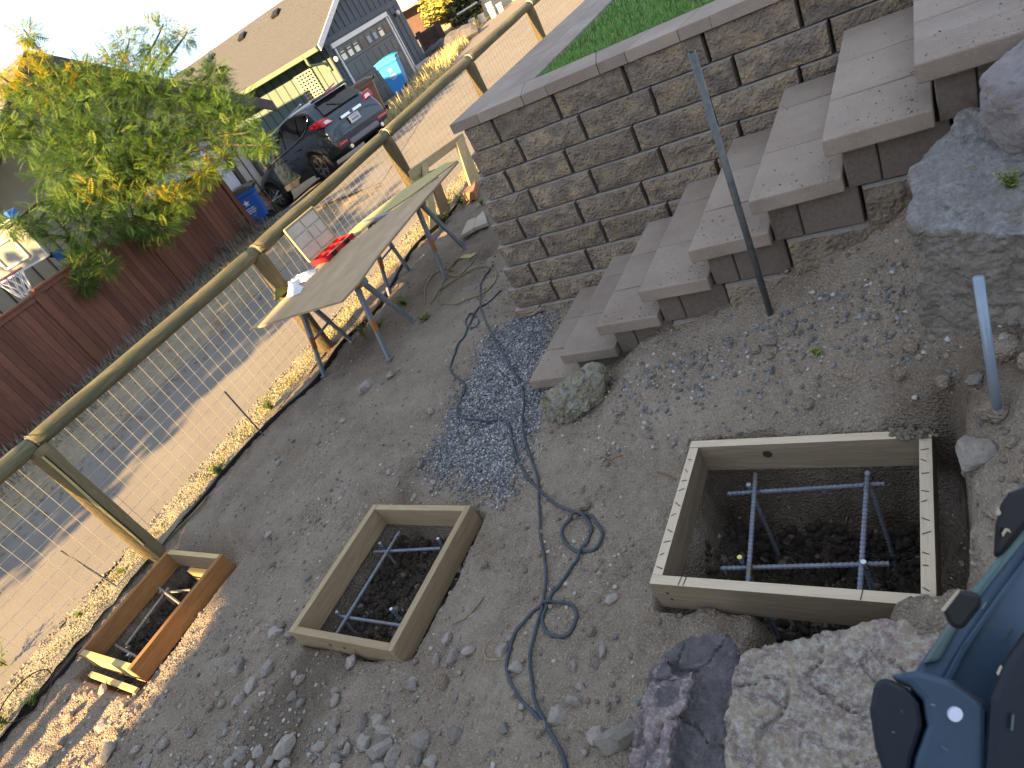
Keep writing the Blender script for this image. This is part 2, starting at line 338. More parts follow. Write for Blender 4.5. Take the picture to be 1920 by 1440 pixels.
# ------------------------------------------------------------------ pebbles and gravel
PB = [ico(1, 3 + i, .35, .62, 1.4, 5) for i in range(5)]
CH = [ico(0, 30 + i, .45, .6, 1.2, 3) for i in range(5)]
STMATS = [M('pebble_a', (.17, .14, .11), rough=.9), M('pebble_b', (.27, .24, .205), rough=.9), M('pebble_c', (.15, .155, .16), rough=.85), M('pebble_d', (.42, .39, .345), rough=.9)]
n = 68000; px = rng.uniform(-5.0, .7, n); py = rng.uniform(-.6, 5.2, n)
dens = .28 + .55 * sm(-px, .9, 3.4) * sm(-py, -2.2, -.6) + .6 * sm(px, -2.1, -1.0) * sm(py, 1.7, 2.2) + .5 * sm(px, -.6, .1)
dens = dens * (.35 + 1.6 * sm(fbm(px, py, 2.2, 3, 131), -.1, .35)); k = rng.random(n) < dens; px, py = px[k], py[k]; n = len(px)
s = .0022 + .0115 * rng.random(n) ** 4.2
V, F, mi = scatter(CH, np.stack([px, py, surf_z(px, py) + s * .2], -1), s, rand_rot(n, .5), rng.choice(4, n, p=[.38, .3, .14, .18]))
stuff(tag(arrays('pebbles', V, F, STMATS, midx=mi), 'small pebbles and crumbs of soil scattered over the bare dirt', 'pebbles'))
GP = [(1005, 585), (1048, 598), (985, 722), (1022, 765), (1010, 810), (965, 880), (935, 935), (880, 925), (815, 850), (845, 770), (888, 690), (930, 625), (968, 588)]
GW = np.array([atG(*q)[:2] for q in GP])
def inpoly(x, y, P):
    r = np.zeros(len(x), bool); j = len(P) - 1
    for i in range(len(P)):
        c = ((P[i, 1] > y) != (P[j, 1] > y)) & (x < (P[j, 0] - P[i, 0]) * (y - P[i, 1]) / (P[j, 1] - P[i, 1] + 1e-12) + P[i, 0]); r ^= c; j = i
    return r
def polyd(x, y, P):
    d = np.full(len(x), 9.)
    for i in range(len(P)):
        A = P[i]; B = P[(i + 1) % len(P)]; ab = B - A; t = np.clip(((x - A[0]) * ab[0] + (y - A[1]) * ab[1]) / (ab @ ab), 0, 1); d = np.minimum(d, np.hypot(x - A[0] - t * ab[0], y - A[1] - t * ab[1]))
    return d
n = 90000; px = rng.uniform(GW[:, 0].min() - .6, GW[:, 0].max() + .4, n); py = rng.uniform(GW[:, 1].min() - .5, GW[:, 1].max() + .1, n)
ins = inpoly(px, py, GW); d = polyd(px, py, GW); sd = np.where(ins, d, -d) + .16 * fbm(px, py, 3, 3, 141)
k = rng.random(n) < sm(sd, -.18, .13) ** 1.8; px, py = px[k][:19000], py[k][:19000]; n = len(px); s = .005 + .0072 * rng.random(n) ** 1.8
GM = [M('crushed_a', (.15, .162, .172), rough=.8), M('crushed_b', (.25, .26, .275), rough=.8), M('crushed_c', (.10, .108, .12), rough=.75), M('crushed_d', (.44, .43, .415), rough=.85)]
V, F, mi = scatter(PB, np.stack([px, py, surf_z(px, py) + s * rng.uniform(.1, .9, n)], -1), np.stack([s, s * rng.uniform(.6, 1, n), s * rng.uniform(.5, .9, n)], -1), rand_rot(n, .6), rng.choice(4, n, p=[.34, .28, .2, .18]))
stuff(tag(arrays('gravel', V, F, GM, midx=mi), 'patch of blue grey crushed gravel beside the lowest steps', 'gravel'))
n = 640; px = np.concatenate([rng.uniform(-.9, .65, n // 2), rng.uniform(-4.4, -1.2, n - n // 2)]); py = np.concatenate([rng.uniform(.95, 2.35, n // 2), rng.uniform(-.2, 2.0, n - n // 2)]); s = .006 + .026 * rng.random(n) ** 3.5; k = (px > -.16) | (py > 2.05) | (px < -1.2); k &= ~((px > FR[0] - .02) & (px < FR[1] + .02) & (py > FR[2]) & (py < FR[3])) & ~((px > FM[0] - .03) & (px < FM[1] + .03) & (py > FM[2] - .03) & (py < FM[3] + .03)); px, py, s = px[k], py[k], s[k]; n = len(px)
CL = [ico(2, 230 + i, .4, .75, 1.7, 0) for i in range(4)]
V, F, _ = scatter(CL, np.stack([px, py, surf_z(px, py) + s * .15], -1), s, rand_rot(n, .5)); stuff(tag(arrays('dirt_clods', V, F, m_dirt, smooth=True), 'crumbling clods of earth on the bank and round the forms', 'dirt clods'))
m_shade_soil = M('moist_subsoil', (.038, .030, .023), (.062, .049, .038), scale=9, c3=(.09, .072, .056), scale2=60, rough=.95, bump=1, bscale=70, bdist=.02)  # clods coloured dark to deepen the shade in the pits
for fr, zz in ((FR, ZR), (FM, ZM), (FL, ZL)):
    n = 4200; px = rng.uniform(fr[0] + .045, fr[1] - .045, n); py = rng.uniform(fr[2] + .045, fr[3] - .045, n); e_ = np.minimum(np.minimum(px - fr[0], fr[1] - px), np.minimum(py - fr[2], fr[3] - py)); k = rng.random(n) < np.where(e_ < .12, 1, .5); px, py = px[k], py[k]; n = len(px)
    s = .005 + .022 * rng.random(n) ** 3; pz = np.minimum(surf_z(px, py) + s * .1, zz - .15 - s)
    V, F, mi = scatter(CL, np.stack([px, py, pz], -1), s, rand_rot(n), (rng.random(n) < .05).astype(int)); stuff(tag(arrays('soil_clods', V, F, [m_shade_soil, STMATS[0]], smooth=False, midx=mi), ['dark moist clods of soil in the right pit', 'dark moist clods of soil in the middle pit', 'dark moist clods of soil in the left pit'][[id(FR), id(FM), id(FL)].index(id(fr))], 'soil clods'))
n = 70; px = rng.uniform(.0, .55, n); py = rng.uniform(.95, 2.1, n); s = rng.uniform(.02, .06, n)
V, F, _ = scatter(CL, np.stack([px, py, surf_z(px, py) + s * .1], -1), s, rand_rot(n, .5)); stuff(tag(arrays('earth_lumps', V, F, m_dirt, smooth=True), 'big crumbly lumps of earth on the cut bank right of the right form', 'earth lumps'))
# gravel spilled on the bank under the steps and along the fence
n = 900; px = rng.uniform(-1.5, .1, n); py = 2.42 - np.abs(rng.normal(0, .2, n)); s = .004 + .009 * rng.random(n) ** 2.5
V, F, mi = scatter(PB, np.stack([px, py, surf_z(px, py) + s * .3], -1), s, rand_rot(n, .6), rng.choice(4, n, p=[.4, .28, .22, .10]))
stuff(tag(arrays('gravel', V, F, GM, midx=mi), 'thin spill of dark gravel on the bank below the upper steps', 'gravel'))
n = 9000; py = rng.uniform(-2, 9, n); px = rng.uniform(-5.85, -5.30, n); s = .003 + .013 * rng.random(n) ** 3
VM = [M('verge_stone_a', (.30, .26, .18), rough=.9), M('verge_stone_b', (.21, .18, .13), rough=.9)]
V, F, mi = scatter(CH, np.stack([px, py, lane_z(px, py) + .012], -1), s, rand_rot(n, .5), rng.choice(2, n))
stuff(tag(arrays('gravel', V, F, VM, midx=mi), 'pale stony strip between the wire fence and the lane', 'gravel'))
# ------------------------------------------------------------------ loose stones, each its own object
m_stone = M('field_stone', (.19, .155, .125), (.32, .285, .25), scale=3, c3=(.40, .37, .33), scale2=16, rough=.92, bump=.6, bscale=30, var=.32, bdist=.02)
SM = []
for i in range(9):
    V, F = ico(2, 60 + i, .38, .85, 1.5, 10); mb = MB(); mb.add(V.tolist(), F.tolist()); SM.append(mb.mesh('stone', m_stone))
def stone(p, s, i, label='grey stone lying loose among others on the bare dirt', group='loose stones on the dirt', rz=None, sq=(1, .8, .75), sink=.35):
    o = put('stone', SM[i % 9], None, (p[0], p[1], p[2] + s * sq[2] * (.7 - sink)), (random.uniform(-.4, .4), random.uniform(-.4, .4), random.uniform(0, 6.3) if rz is None else rz))
    o.scale = (s * sq[0], s * sq[1], s * sq[2]); return tag(o, label, 'stone', group)
cnt = 0; taken = []
while cnt < 235:
    u, v = random.uniform(60, 1190), random.uniform(640, 1450)
    w = .12 + .9 * float(sm(v, 1080, 1330)) * float(sm(-u, -1150, -500)) + .25 * float(sm(-abs(u - 620), -260, -100)) * float(sm(-abs(v - 900), -220, -80))
    if random.random() > w: continue
    p = onyard(u, v)
    if p.x < -4.9 or p.y > 3.3 or p.x > -1.2 or any(f[0] - .03 < p.x < f[1] + .03 and f[2] - .03 < p.y < f[3] + .03 for f in (FR, FM, FL)): continue
    stone(p, .011 + .034 * random.random() ** 2.3 * (1.15 if v > 1150 else .8), cnt); cnt += 1
for u, v, s, lab in [(523, 1186, .052, 'brown dirt caked stone against the outer left corner of the middle form'), (731, 886, .035, 'rounded grey stone above the far board of the middle form'),
    (972, 1250, .038, 'smooth pale oval stone beside the loop of black cord'), (1160, 1392, .075, 'pale angular stone leaning against the purple boulder'), (1115, 1385, .04, 'small rounded brown stone left of the pale angular stone'),
    (850, 1235, .042, 'grey cobble lying right of the middle form'), (880, 1222, .035, 'lighter cobble touching the grey cobble right of the middle form'), (840, 1200, .035, 'crumbly white speckled lump lying right of the middle form'),
    (690, 728, .10, 'low brown stone half buried near the sawhorse feet'), (735, 705, .055, 'flat grey stone next to the half buried brown stone'), (645, 790, .03, 'grey stone in the dirt well below the sawhorse'),
    (1050, 1350, .045, 'grey rounded stone right of the paired black cords'), (715, 1410, .06, 'large grey stone at the bottom edge of the dirt'), (795, 1395, .055, 'dark angular stone at the bottom edge of the dirt'), (540, 1400, .065, 'long dark slab of stone standing in the rubble'), (205, 1415, .06, 'brown rounded rock at the shaded edge of the dirt'),
    (1443, 645, .028, 'pale stone chip on the bank below the tall pipe'), (1350, 634, .016, 'tiny pale pebble on the bank left of the tall pipe'), (1780, 612, .028, 'pinkish pointed stone below the big boulder'), (1885, 645, .045, 'pale angular rock right of the short stake'), (1825, 715, .03, 'grey chip on the bank left of the short stake'),
    (1345, 908, .035, 'brown stone on the ledge inside the right form'), (1828, 865, .075, 'dirt covered lump of earth right of the right form'), (580, 945, .03, 'pale stone left of the middle form'), (1090, 1290, .02, 'small stone left of the purple boulder')]:
    p = onyard(u, v); stone(p, s, cnt, lab, None); cnt += 1
# ------------------------------------------------------------------ boulders
def remeshed(mb, name, mats, vox, amp, freq, amp2=0, freq2=12, parent=None, smooth=True, crack=.55):
    o = mb.build(name, mats, parent); md = o.modifiers.new('r', 'REMESH'); md.mode = 'VOXEL'; md.voxel_size = vox; md.use_smooth_shade = smooth
    s2 = o.modifiers.new('s', 'SMOOTH'); s2.iterations = 1; s2.factor = .4
    dg = bpy.context.evaluated_depsgraph_get(); me = bpy.data.meshes.new_from_object(o.evaluated_get(dg)); o.modifiers.clear(); old = o.data; o.data = me; bpy.data.meshes.remove(old)
    nr = [v.normal.copy() for v in me.vertices]
    for v, nn in zip(me.vertices, nr):
        p = v.co; t = amp * mnoise.noise(p * freq) + amp * .5 * mnoise.noise(p * freq * 2.3) + amp * .25 * mnoise.noise(p * freq * 5)
        if amp2: t += amp2 * (mnoise.noise(p * freq2) + .5 * mnoise.noise(p * freq2 * 2.1))
        q = p + Vector((mnoise.noise(p * 6), mnoise.noise(p * 6 + Vector((5, 5, 5))), 0)) * .05; c = abs(mnoise.noise(Vector((q.x * 7, q.y * 7, q.z * 4)))); t -= crack * max(0, .03 - c)
        t += amp2 * .5 * (abs(mnoise.noise(p * freq2 * 2.7)) - .25)
        v.co = p + nn * t
    me.update(); return o
m_rock1 = M('purple_boulder', (.135, .108, .115), (.27, .205, .195), scale=13, c3=(.42, .39, .37), scale2=48, mix2=.40, rough=.85, bump=.8, bscale=45, detail=9, bdist=.02, contrast=(.42, .6), nrough=.78)
m_rock2 = M('mottled_boulder', (.20, .145, .14), (.34, .275, .20), scale=15, c3=(.50, .47, .41), scale2=48, mix2=.44, rough=.9, bump=.9, bscale=50, detail=10, bdist=.02, contrast=(.44, .56), nrough=.78)
m_rock3 = M('pitted_boulder', (.235, .21, .18), (.36, .325, .27), scale=6, c3=(.46, .44, .41), scale2=16, mix2=.36, rough=.92, bump=1, bscale=60, voro=-.9, vscale=48, bdist=.025, nrough=.78)
m_rock4 = M('pink_boulder', (.27, .225, .215), (.36, .32, .31), scale=6, c3=(.24, .235, .245), scale2=25, rough=.9, bump=.8, bscale=50, bdist=.02, nrough=.78)
m_lich = M('lichen_rock', (.25, .19, .10), (.44, .41, .30), scale=9, c3=(.40, .42, .44), scale2=24, mix2=.42, rough=.95, bump=1, bscale=60, voro=-.7, vscale=55, bdist=.025, nrough=.78)
def slab(px, z, th, dx=0, dy=0): return [atZ(u, v, z) for u, v in px], Vector((dx, dy, -th))
b1 = MB()
b1.prism(*slab([(1170, 1500), (1198, 1330), (1214, 1275), (1242, 1216), (1288, 1183), (1342, 1182), (1372, 1198), (1388, 1255), (1392, 1300), (1366, 1400), (1352, 1500)], -1.80, .35, 0, .03))
b1.prism(*slab([(1165, 1510), (1196, 1335), (1212, 1278), (1246, 1222), (1262, 1262), (1298, 1258), (1285, 1320), (1258, 1370), (1255, 1420), (1262, 1500)], -1.755, .3))
m_rock1d = M('dark_boulder_face', (.095, .088, .095), (.18, .165, .165), scale=13, c3=(.28, .255, .225), scale2=30, mix2=.36, rough=.85, bump=.9, bscale=50, detail=9, bdist=.02, nrough=.78)
o1 = tag(remeshed(b1, 'boulder', [m_rock1, m_rock1d], .007, .016, 8, .006, 40, smooth=False), 'purple grey boulder with a pink ridge in front of the right form', 'boulder')
for f in o1.data.polygons:
    if f.center.z < -1.768 + .02 * mnoise.noise(f.center * 11) and f.normal.z > .45: f.material_index = 1
b2 = MB()
b2.prism(*slab([(1330, 1620), (1372, 1330), (1372, 1268), (1392, 1225), (1436, 1205), (1500, 1196), (1560, 1182), (1640, 1172), (1692, 1164), (1730, 1180), (1772, 1190), (1900, 1260), (1960, 1620)], -1.72, .45, 0, .04))
tag(remeshed(b2, 'boulder', m_rock2, .008, .022, 6, .008, 34, smooth=False), 'large mottled tan and purple boulder beside the blue machine', 'boulder')
b3 = MB(); A = atY(1690, 375, 2.28); 
b3.prism([(-.18, 2.10, -1.78), (-.02, 2.0, -1.8), (.12, 1.93, -1.8), (.9, 1.85, -1.8), (.95, 2.5, -1.7), (-.02, 2.42, -1.6), (-.17, 2.30, -1.7)], (.025, .05, .57))
m_bluel = M('pale_blue_lichen', (.28, .27, .255), (.46, .465, .47), scale=24, c3=(.27, .25, .22), scale2=60, mix2=.45, nrough=.75, rough=.95, bump=1, bscale=60, bdist=.03)
b3.prism([(-.06, 2.24, -1.3), (.8, 2.15, -1.3), (.8, 2.5, -1.3), (0, 2.44, -1.3)], (0, .02, .10))
o3 = tag(remeshed(b3, 'boulder', [m_rock3, m_bluel], .010, .020, 7, .008, 34, smooth=False, crack=.25), 'big pitted grey boulder with a pale blue top at the right edge', 'boulder')
for f in o3.data.polygons:
    if f.normal.z > .5 + .5 * mnoise.noise(f.center * 14) and f.center.z > -1.29: f.material_index = 1
b4 = MB(); Vb, Fb = ico(2, 91, .2, .85, 1.2, 5); b4.add([(p[0] * .25 + .30, p[1] * .22 + 2.40, p[2] * .21 - 1.02) for p in Vb], Fb.tolist())
tag(remeshed(b4, 'boulder', m_rock4, .009, .016, 8, .007, 34, smooth=False, crack=.2), 'rounded pinkish boulder resting above the pitted grey one', 'boulder')
b5 = MB(); Vb, Fb = ico(2, 95, .22, .8, 1.3, 6); rt = Matrix.Rotation(R(-27), 3, 'Y') @ Matrix.Rotation(R(4), 3, 'Z')
b5.add([tuple(rt @ Vector((p[0] * .30, p[1] * .135, p[2] * .15)) + Vector((-1.80, 2.42, -1.975))) for p in Vb], Fb.tolist())
tag(remeshed(b5, 'boulder', m_lich, .007, .016, 9, .009, 36, smooth=False), 'pale pitted rock with yellow lichen propped against the lowest step', 'boulder')
b6 = MB(); Vb, Fb = ico(2, 97, .3, .6, 1.3, 6); q = atG(1010, 590); b6.add([(p[0] * .15 + q.x, p[1] * .07 + q.y + .03, p[2] * .07 + q.z + .03) for p in Vb], Fb.tolist())
tag(remeshed(b6, 'stone', m_lich, .010, .012, 9, .005, 30), 'broken pale chunk of concrete under the wall corner', 'stone')
# ------------------------------------------------------------------ retaining wall of split-face blocks
m_block = M('split_face_block', (.21, .17, .14), (.33, .262, .195), scale=7, c3=(.42, .32, .205), scale2=11, mix2=.42, rough=.95, bump=1, bscale=55, voro=-.5, vscale=60, var=.13, detail=9, bdist=.03, contrast=(.4, .62))
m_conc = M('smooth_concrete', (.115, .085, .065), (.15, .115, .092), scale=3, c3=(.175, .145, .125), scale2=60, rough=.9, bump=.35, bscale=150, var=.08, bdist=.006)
m_joint = M('block_joint', (.12, .10, .082), (.16, .135, .11), scale=9, rough=.95)
m_ledge = M('dusty_ledge', (.30, .26, .22), (.36, .32, .28), scale=12, rough=.95, bump=.5, bscale=90)
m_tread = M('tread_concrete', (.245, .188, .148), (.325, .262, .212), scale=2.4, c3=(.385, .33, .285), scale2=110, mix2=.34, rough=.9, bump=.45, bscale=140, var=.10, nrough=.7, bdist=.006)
def split_block(L, h, D, seed, side=False):
    """block along x (0..L), face at y=0 looking to -y, body to y=D; rough face, bevelled vertical edges"""
    n_, m_ = max(6, int(L / .022)), 8; mb = MB(); e = .011; vs = []
    for i in range(n_ + 1):
        for j in range(m_ + 1):
            x = e + (L - 2 * e) * i / n_; z = .004 + (h - .008) * j / m_
            t = min(i, n_ - i, j, m_ - j); p = Vector((x * 11 + seed * 5, z * 11, seed * 3.3))
            k = .4 + .6 * min(t, 2) / 2
            d = -.017 * (mnoise.noise(p) + .55 * mnoise.noise(p * 2.3) + .4 * mnoise.noise(p * 5)) - .012
            vs.append((x, -.006 + d * k, z))
    fs = [(i * (m_ + 1) + j, (i + 1) * (m_ + 1) + j, (i + 1) * (m_ + 1) + j + 1, i * (m_ + 1) + j + 1) for i in range(n_) for j in range(m_)]
    mb.add(vs, fs)
    g = .003; o = len(mb.v); y1 = .02
    mb.add([(g, y1, .002), (g, y1, h - .002), (L - g, y1, .002), (L - g, y1, h - .002), (g, D, .002), (g, D, h - .002), (L - g, D, .002), (L - g, D, h - .002)], [(0, 4, 5, 1), (2, 3, 7, 6), (4, 6, 7, 5)])
    mm = m_ + 1; left = list(range(mm)); right = [n_ * mm + j for j in range(mm)]; bot = [i * mm for i in range(n_ + 1)]; top = [i * mm + m_ for i in range(n_ + 1)]
    mb.f.append(tuple([o] + [o + 1] + left[::-1])); mb.f.append(tuple([o + 3, o + 2] + right)); mb.m += [1, 1]
    mb.f.append(tuple([o + 1, o + 5, o + 7, o + 3] + top[::-1])); mb.f.append(tuple([o + 2, o + 6, o + 4, o] + bot)); mb.m += [2, 0]
    me = mb.mesh('block', [m_block, m_joint, m_ledge]); return me
HB = .1602; WZ = -.7986; SB = .025
wall = empty('retaining_wall', (-2.65, 3.8, -2.1), 'brown split face block retaining wall with a capped top', 'retaining wall')
def under(o, p): o.parent = p; o.matrix_parent_inverse = Matrix.Translation(p.location).inverted(); return o
BV = {}
def block_at(x, y, z, L, h, D, sd, parent, rz=0, name='block'):
    k = (round(L, 2), round(h, 3), sd % 7)
    if k not in BV: BV[k] = split_block(L, h, D, sd % 7 + len(BV) * .37)
    o = put(name, BV[k], None, (x, y, z), (0, 0, rz)); return under(o, parent)
for i in range(10):
    zt = WZ - HB * i; y = 3.8 - SB * i; xl = -2.628 - SB * i; x = xl; first = .23 if i % 2 == 0 else .37; k = 0
    xend = [1.0, 1.0, 1.0, .6, .2, -.2, -.5, -.9, -1.2, -1.5][i]
    while x < xend:
        L = first if k == 0 else .456
        block_at(x, y, zt - HB, L - .002, HB - .002, .26, i * 3 + k * 5, wall); x += L; k += 1
    # return along the left side
    yy = y + .26; L = .30 if i % 2 else .456
    for q in range(7 if i < 4 else 4):
        block_at(xl - .004, yy + L, zt - HB, L - .004, HB - .002, .26, i + q * 3, wall, -math.pi / 2); yy += L; L = .456
cap_m = MB()
def slabpart(name, poly, z0, z1, mat, parent, bev=.004):
    mb = MB(); mb.prism([(p[0], p[1], z0) for p in poly], (0, 0, z1 - z0)); o = mb.build(name, mat, None, bevel=bev); return under(o, parent)
CZ0, CZ1 = WZ + .001, WZ + .066
cx = -2.69; k = 0; y0, y1 = 3.768, 4.075
slabpart('cap_stone', [(-2.69, y0), (-2.47, y0), (-2.40, y1), (-2.69, y1)], CZ0, CZ1, m_tread, wall)
xa0, xa1 = -2.468, -2.398
for k in range(16):
    w0 = .17 if k % 2 else .345; w1 = .345 if k % 2 else .17
    if k % 5 == 4: w0 = w1 = .3
    slabpart('cap_stone', [(xa0, y0), (xa0 + w0 - .003, y0), (xa1 + w1 - .003, y1), (xa1, y1)], CZ0, CZ1 + random.uniform(-.001, .001), m_tread, wall); xa0 += w0; xa1 += w1
for row, (xa, xb) in enumerate(((-2.69, -2.395), (-2.392, -2.16))):
    y = 4.078 if row == 0 else 4.078
    for k in range(22):
        L = .46 if row else .40
        slabpart('cap_stone', [(xa, y), (xb, y), (xb, y + L - .004), (xa, y + L - .004)], CZ0, CZ1 + random.uniform(-.001, .001), m_tread, wall); y += L
# lawn on the terrace
lawn_c = atZ(965, 166, CZ1); LX, LY = -2.15, 4.08
m_soil = M('lawn_soil', (.035, .05, .02), (.06, .075, .03), scale=30, rough=1)
mb = MB(); mb.prism([(LX, LY, CZ0 - .1), (5, LY, CZ0 - .1), (5, 14, CZ0 - .1), (LX, 14, CZ0 - .1)], (0, 0, .13)); struct(mb.build('lawn_bed', m_soil))
GR = [M('grass_a', (.11, .26, .055), rough=.7), M('grass_b', (.16, .33, .08), rough=.7), M('grass_c', (.25, .40, .12), rough=.7), M('grass_dry', (.34, .32, .14), rough=.8)]
def blades(n, px, py, pz, h, w, mats, name, p=None, lean=.5):
    a = rng.uniform(0, 2 * np.pi, n); l = rng.normal(0, lean, n); hx = np.cos(a) * h * np.sin(l); hy = np.sin(a) * h * np.sin(l); hz = h * np.cos(l)
    wx = -np.sin(a + .7) * w; wy = np.cos(a + .7) * w; z0 = np.zeros(n)
    A = np.stack([px - wx, py - wy, pz], -1); B = np.stack([px + wx, py + wy, pz], -1)
    Cc = np.stack([px + hx * .45 + wx * .8, py + hy * .45 + wy * .8, pz + hz * .6], -1); D = np.stack([px + hx * .45 - wx * .8, py + hy * .45 - wy * .8, pz + hz * .6], -1); T = np.stack([px + hx, py + hy, pz + hz * .95], -1)
    V = np.stack([A, B, Cc, D, T], 1).reshape(-1, 3); o = np.arange(n)[:, None] * 5
    F = np.concatenate([np.stack([o + 0, o + 1, o + 2], -1), np.stack([o + 0, o + 2, o + 3], -1), np.stack([o + 3, o + 2, o + 4], -1)], 1).reshape(-1, 3)
    c = rng.choice(len(mats), n, p=p); return arrays(name, V, F, mats, midx=np.repeat(c, 3))
n = 70000; t = rng.random(n) ** 1.6; py = LY + .01 + 6.5 * t; px = rng.uniform(LX + .01, 1.6, n); py = py - .022 * np.abs(fbm(px, px * 0 + 2, 5, 3, 151)) * (t < .02); bl = 1 + 1.2 * t
gl = blades(n, px, py, np.full(n, CZ0 + .03), rng.uniform(.035, .065, n), .0032 * bl, GR, 'grass', [.43, .33, .19, .05]); stuff(tag(gl, 'short green lawn grass on the terrace above the block wall', 'grass'))
# ------------------------------------------------------------------ concrete steps against the wall
steps = empty('stone_steps', (-2.2, 2.6, -2.1), 'flight of brown concrete slab steps climbing along the block wall', 'steps')
RUN, RISE = .3035, .1645
for k in range(8):
    x = -2.225 + RUN * k; z = -2.012 + RISE * k; yn = 2.622 - .018 * k; yw = 3.8 - SB * (8 - k) - .012 if k < 8 else 3.8
    yw = 3.8 - SB * max(0, 7.3 - k) - .012
    dep = RUN + .035 if k < 7 else 1.6
    cuts = sorted([yn + (yw - yn) * f for f in ([.36, .76] if k % 2 else [.30, .63])]) if k < 7 else [2.72, 2.93, 3.2, 3.5]
    ys = [yn] + cuts + [yw]
    for a_, b_ in zip(ys[:-1], ys[1:]):
        sk = .03 if k < 7 and a_ > yn else 0
        slabpart('tread_slab', [(x, a_), (x + dep, a_ + random.uniform(-.0, .02)), (x + dep, b_ - .004), (x, b_ - .004)], z - .064, z + random.uniform(-.0015, .0015), m_tread, steps, .006)
    # smooth riser block under the tread, split-face course below it
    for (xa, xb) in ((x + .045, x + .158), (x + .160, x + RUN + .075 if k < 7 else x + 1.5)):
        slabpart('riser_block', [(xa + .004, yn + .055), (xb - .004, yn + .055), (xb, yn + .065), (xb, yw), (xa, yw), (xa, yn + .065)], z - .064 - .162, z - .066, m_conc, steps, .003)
    if k >= 1:
        L = .52 if k < 7 else 1.2
        o = block_at(x + .085, yn + .035, z - .064 - .162 - .160, L, .158, .3, k * 2 + 1, steps)
        block_at(x + .02, yn + .05, z - .064 - .162 - .321, L, .158, .3, k * 2 + 2, steps)
# ------------------------------------------------------------------ timber forms round the footing pits, with their reinforcing grids
m_fir = wood('pale_fir', (.48, .38, .255), (.56, .46, .325), (.60, .51, .38), 0); m_firy = wood('pale_fir_cross', (.48, .38, .255), (.56, .46, .325), (.60, .51, .38), 1)
m_old = wood('tan_fir', (.33, .235, .135), (.42, .31, .185), (.27, .195, .12), 0); m_oldy = wood('tan_fir_cross', (.33, .235, .135), (.42, .31, .185), (.27, .195, .12), 1)
m_or = wood('orange_fir', (.33, .15, .05), (.42, .22, .085), (.26, .115, .04), 0); m_ory = wood('orange_fir_cross', (.33, .15, .05), (.42, .22, .085), (.26, .115, .04), 1)  # orange of the sunlit left form: warm glow put into the board colour
m_end = wood('yellow_fir', (.50, .37, .17), (.56, .44, .22), (.45, .33, .15), 0)
m_knot = M('wood_knot', (.05, .032, .02), rough=.8); m_mark = M('saw_mark', (.10, .075, .06), rough=.9)
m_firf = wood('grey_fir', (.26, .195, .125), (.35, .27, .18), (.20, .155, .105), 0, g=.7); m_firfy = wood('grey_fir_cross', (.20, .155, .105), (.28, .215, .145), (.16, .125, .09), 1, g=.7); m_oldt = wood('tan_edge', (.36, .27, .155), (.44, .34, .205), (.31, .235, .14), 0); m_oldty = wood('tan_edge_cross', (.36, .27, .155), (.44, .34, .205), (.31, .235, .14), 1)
def form(fr, zt, label, mx, my, caps='x', hb=.14, m_far=None, m_near=None, tops=None):
    x0, x1, y0, y1 = fr; t = .038
    e = empty('footing_form', ((x0 + x1) / 2, (y0 + y1) / 2, zt - hb), label, 'wooden form', 'timber forms over the footing pits')
    if caps == 'x': L = [((x0, x1), (y1 - t, y1), mx), ((x0, x1), (y0, y0 + t), mx), ((x0, x0 + t), (y0 + t + .001, y1 - t - .001), my), ((x1 - t, x1), (y0 + t + .001, y1 - t - .001), my)]
    else: L = [((x0, x0 + t), (y0, y1), my), ((x1 - t, x1), (y0, y1), my), ((x0 + t + .001, x1 - t - .001), (y1 - t, y1), m_far or mx), ((x0 + t + .001, x1 - t - .001), (y0, y0 + t), m_near or mx)]
    for i, (xr, yr, mt) in enumerate(L):
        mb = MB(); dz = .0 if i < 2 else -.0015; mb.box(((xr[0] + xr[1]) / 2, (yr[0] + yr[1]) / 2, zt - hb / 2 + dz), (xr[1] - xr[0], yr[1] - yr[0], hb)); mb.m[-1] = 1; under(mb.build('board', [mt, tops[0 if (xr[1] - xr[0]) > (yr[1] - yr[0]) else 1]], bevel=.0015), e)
    return e
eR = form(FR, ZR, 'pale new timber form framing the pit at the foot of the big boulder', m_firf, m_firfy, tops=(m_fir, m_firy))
eM = form(FM, ZM, 'tan timber form in the middle with three knots on its near board', m_old, m_oldy, 'y', tops=(m_oldt, m_oldty))
eL = form(FL, ZL, 'orange stained timber form in sunlight beside the leftmost fence post', m_or, m_ory, 'y', m_far=m_old, m_near=m_end, tops=(m_end, m_ory))
def decal(name, parent, quads, mat):
    mb = MB()
    for c, d in quads: mb.box(c, d)
    return under(mb.build(name, mat), parent)
def knot(parent, x, y, z, r, ax='y'):
    mb = MB(); rot = Matrix.Rotation(R(90), 3, 'X'); mb.lathe([(r, -.0012), (r * .9, .0012)], 10, (x, y, z), rot); under(mb.build('knot', m_knot), parent)
for f_, r in ((.42, .011), (.56, .010), (.66, .006)): knot(eM, FM[0] + (FM[1] - FM[0]) * (f_ - .05), FM[2], ZM - .062, r)
knot(eR, FR[0] + .30, FR[3] - .038, ZR - .055, .02); knot(eR, FR[0] + .05, FR[2], ZR - .05, .006); knot(eR, FR[0] + .055, FR[2], ZR - .085, .006)
qs = []
for i in range(9):
    yy = FR[2] + .08 + i * .065; qs.append((0, yy))
mb = MB()
for i in range(10):
    yy = FR[2] + .07 + i * .058 + random.uniform(-.01, .01); mb.bar((FR[0] + .008, yy, ZR + .0002), (FR[0] + .022 + random.uniform(0, .012), yy + random.uniform(-.02, .02), ZR + .0002), .003, .0008)
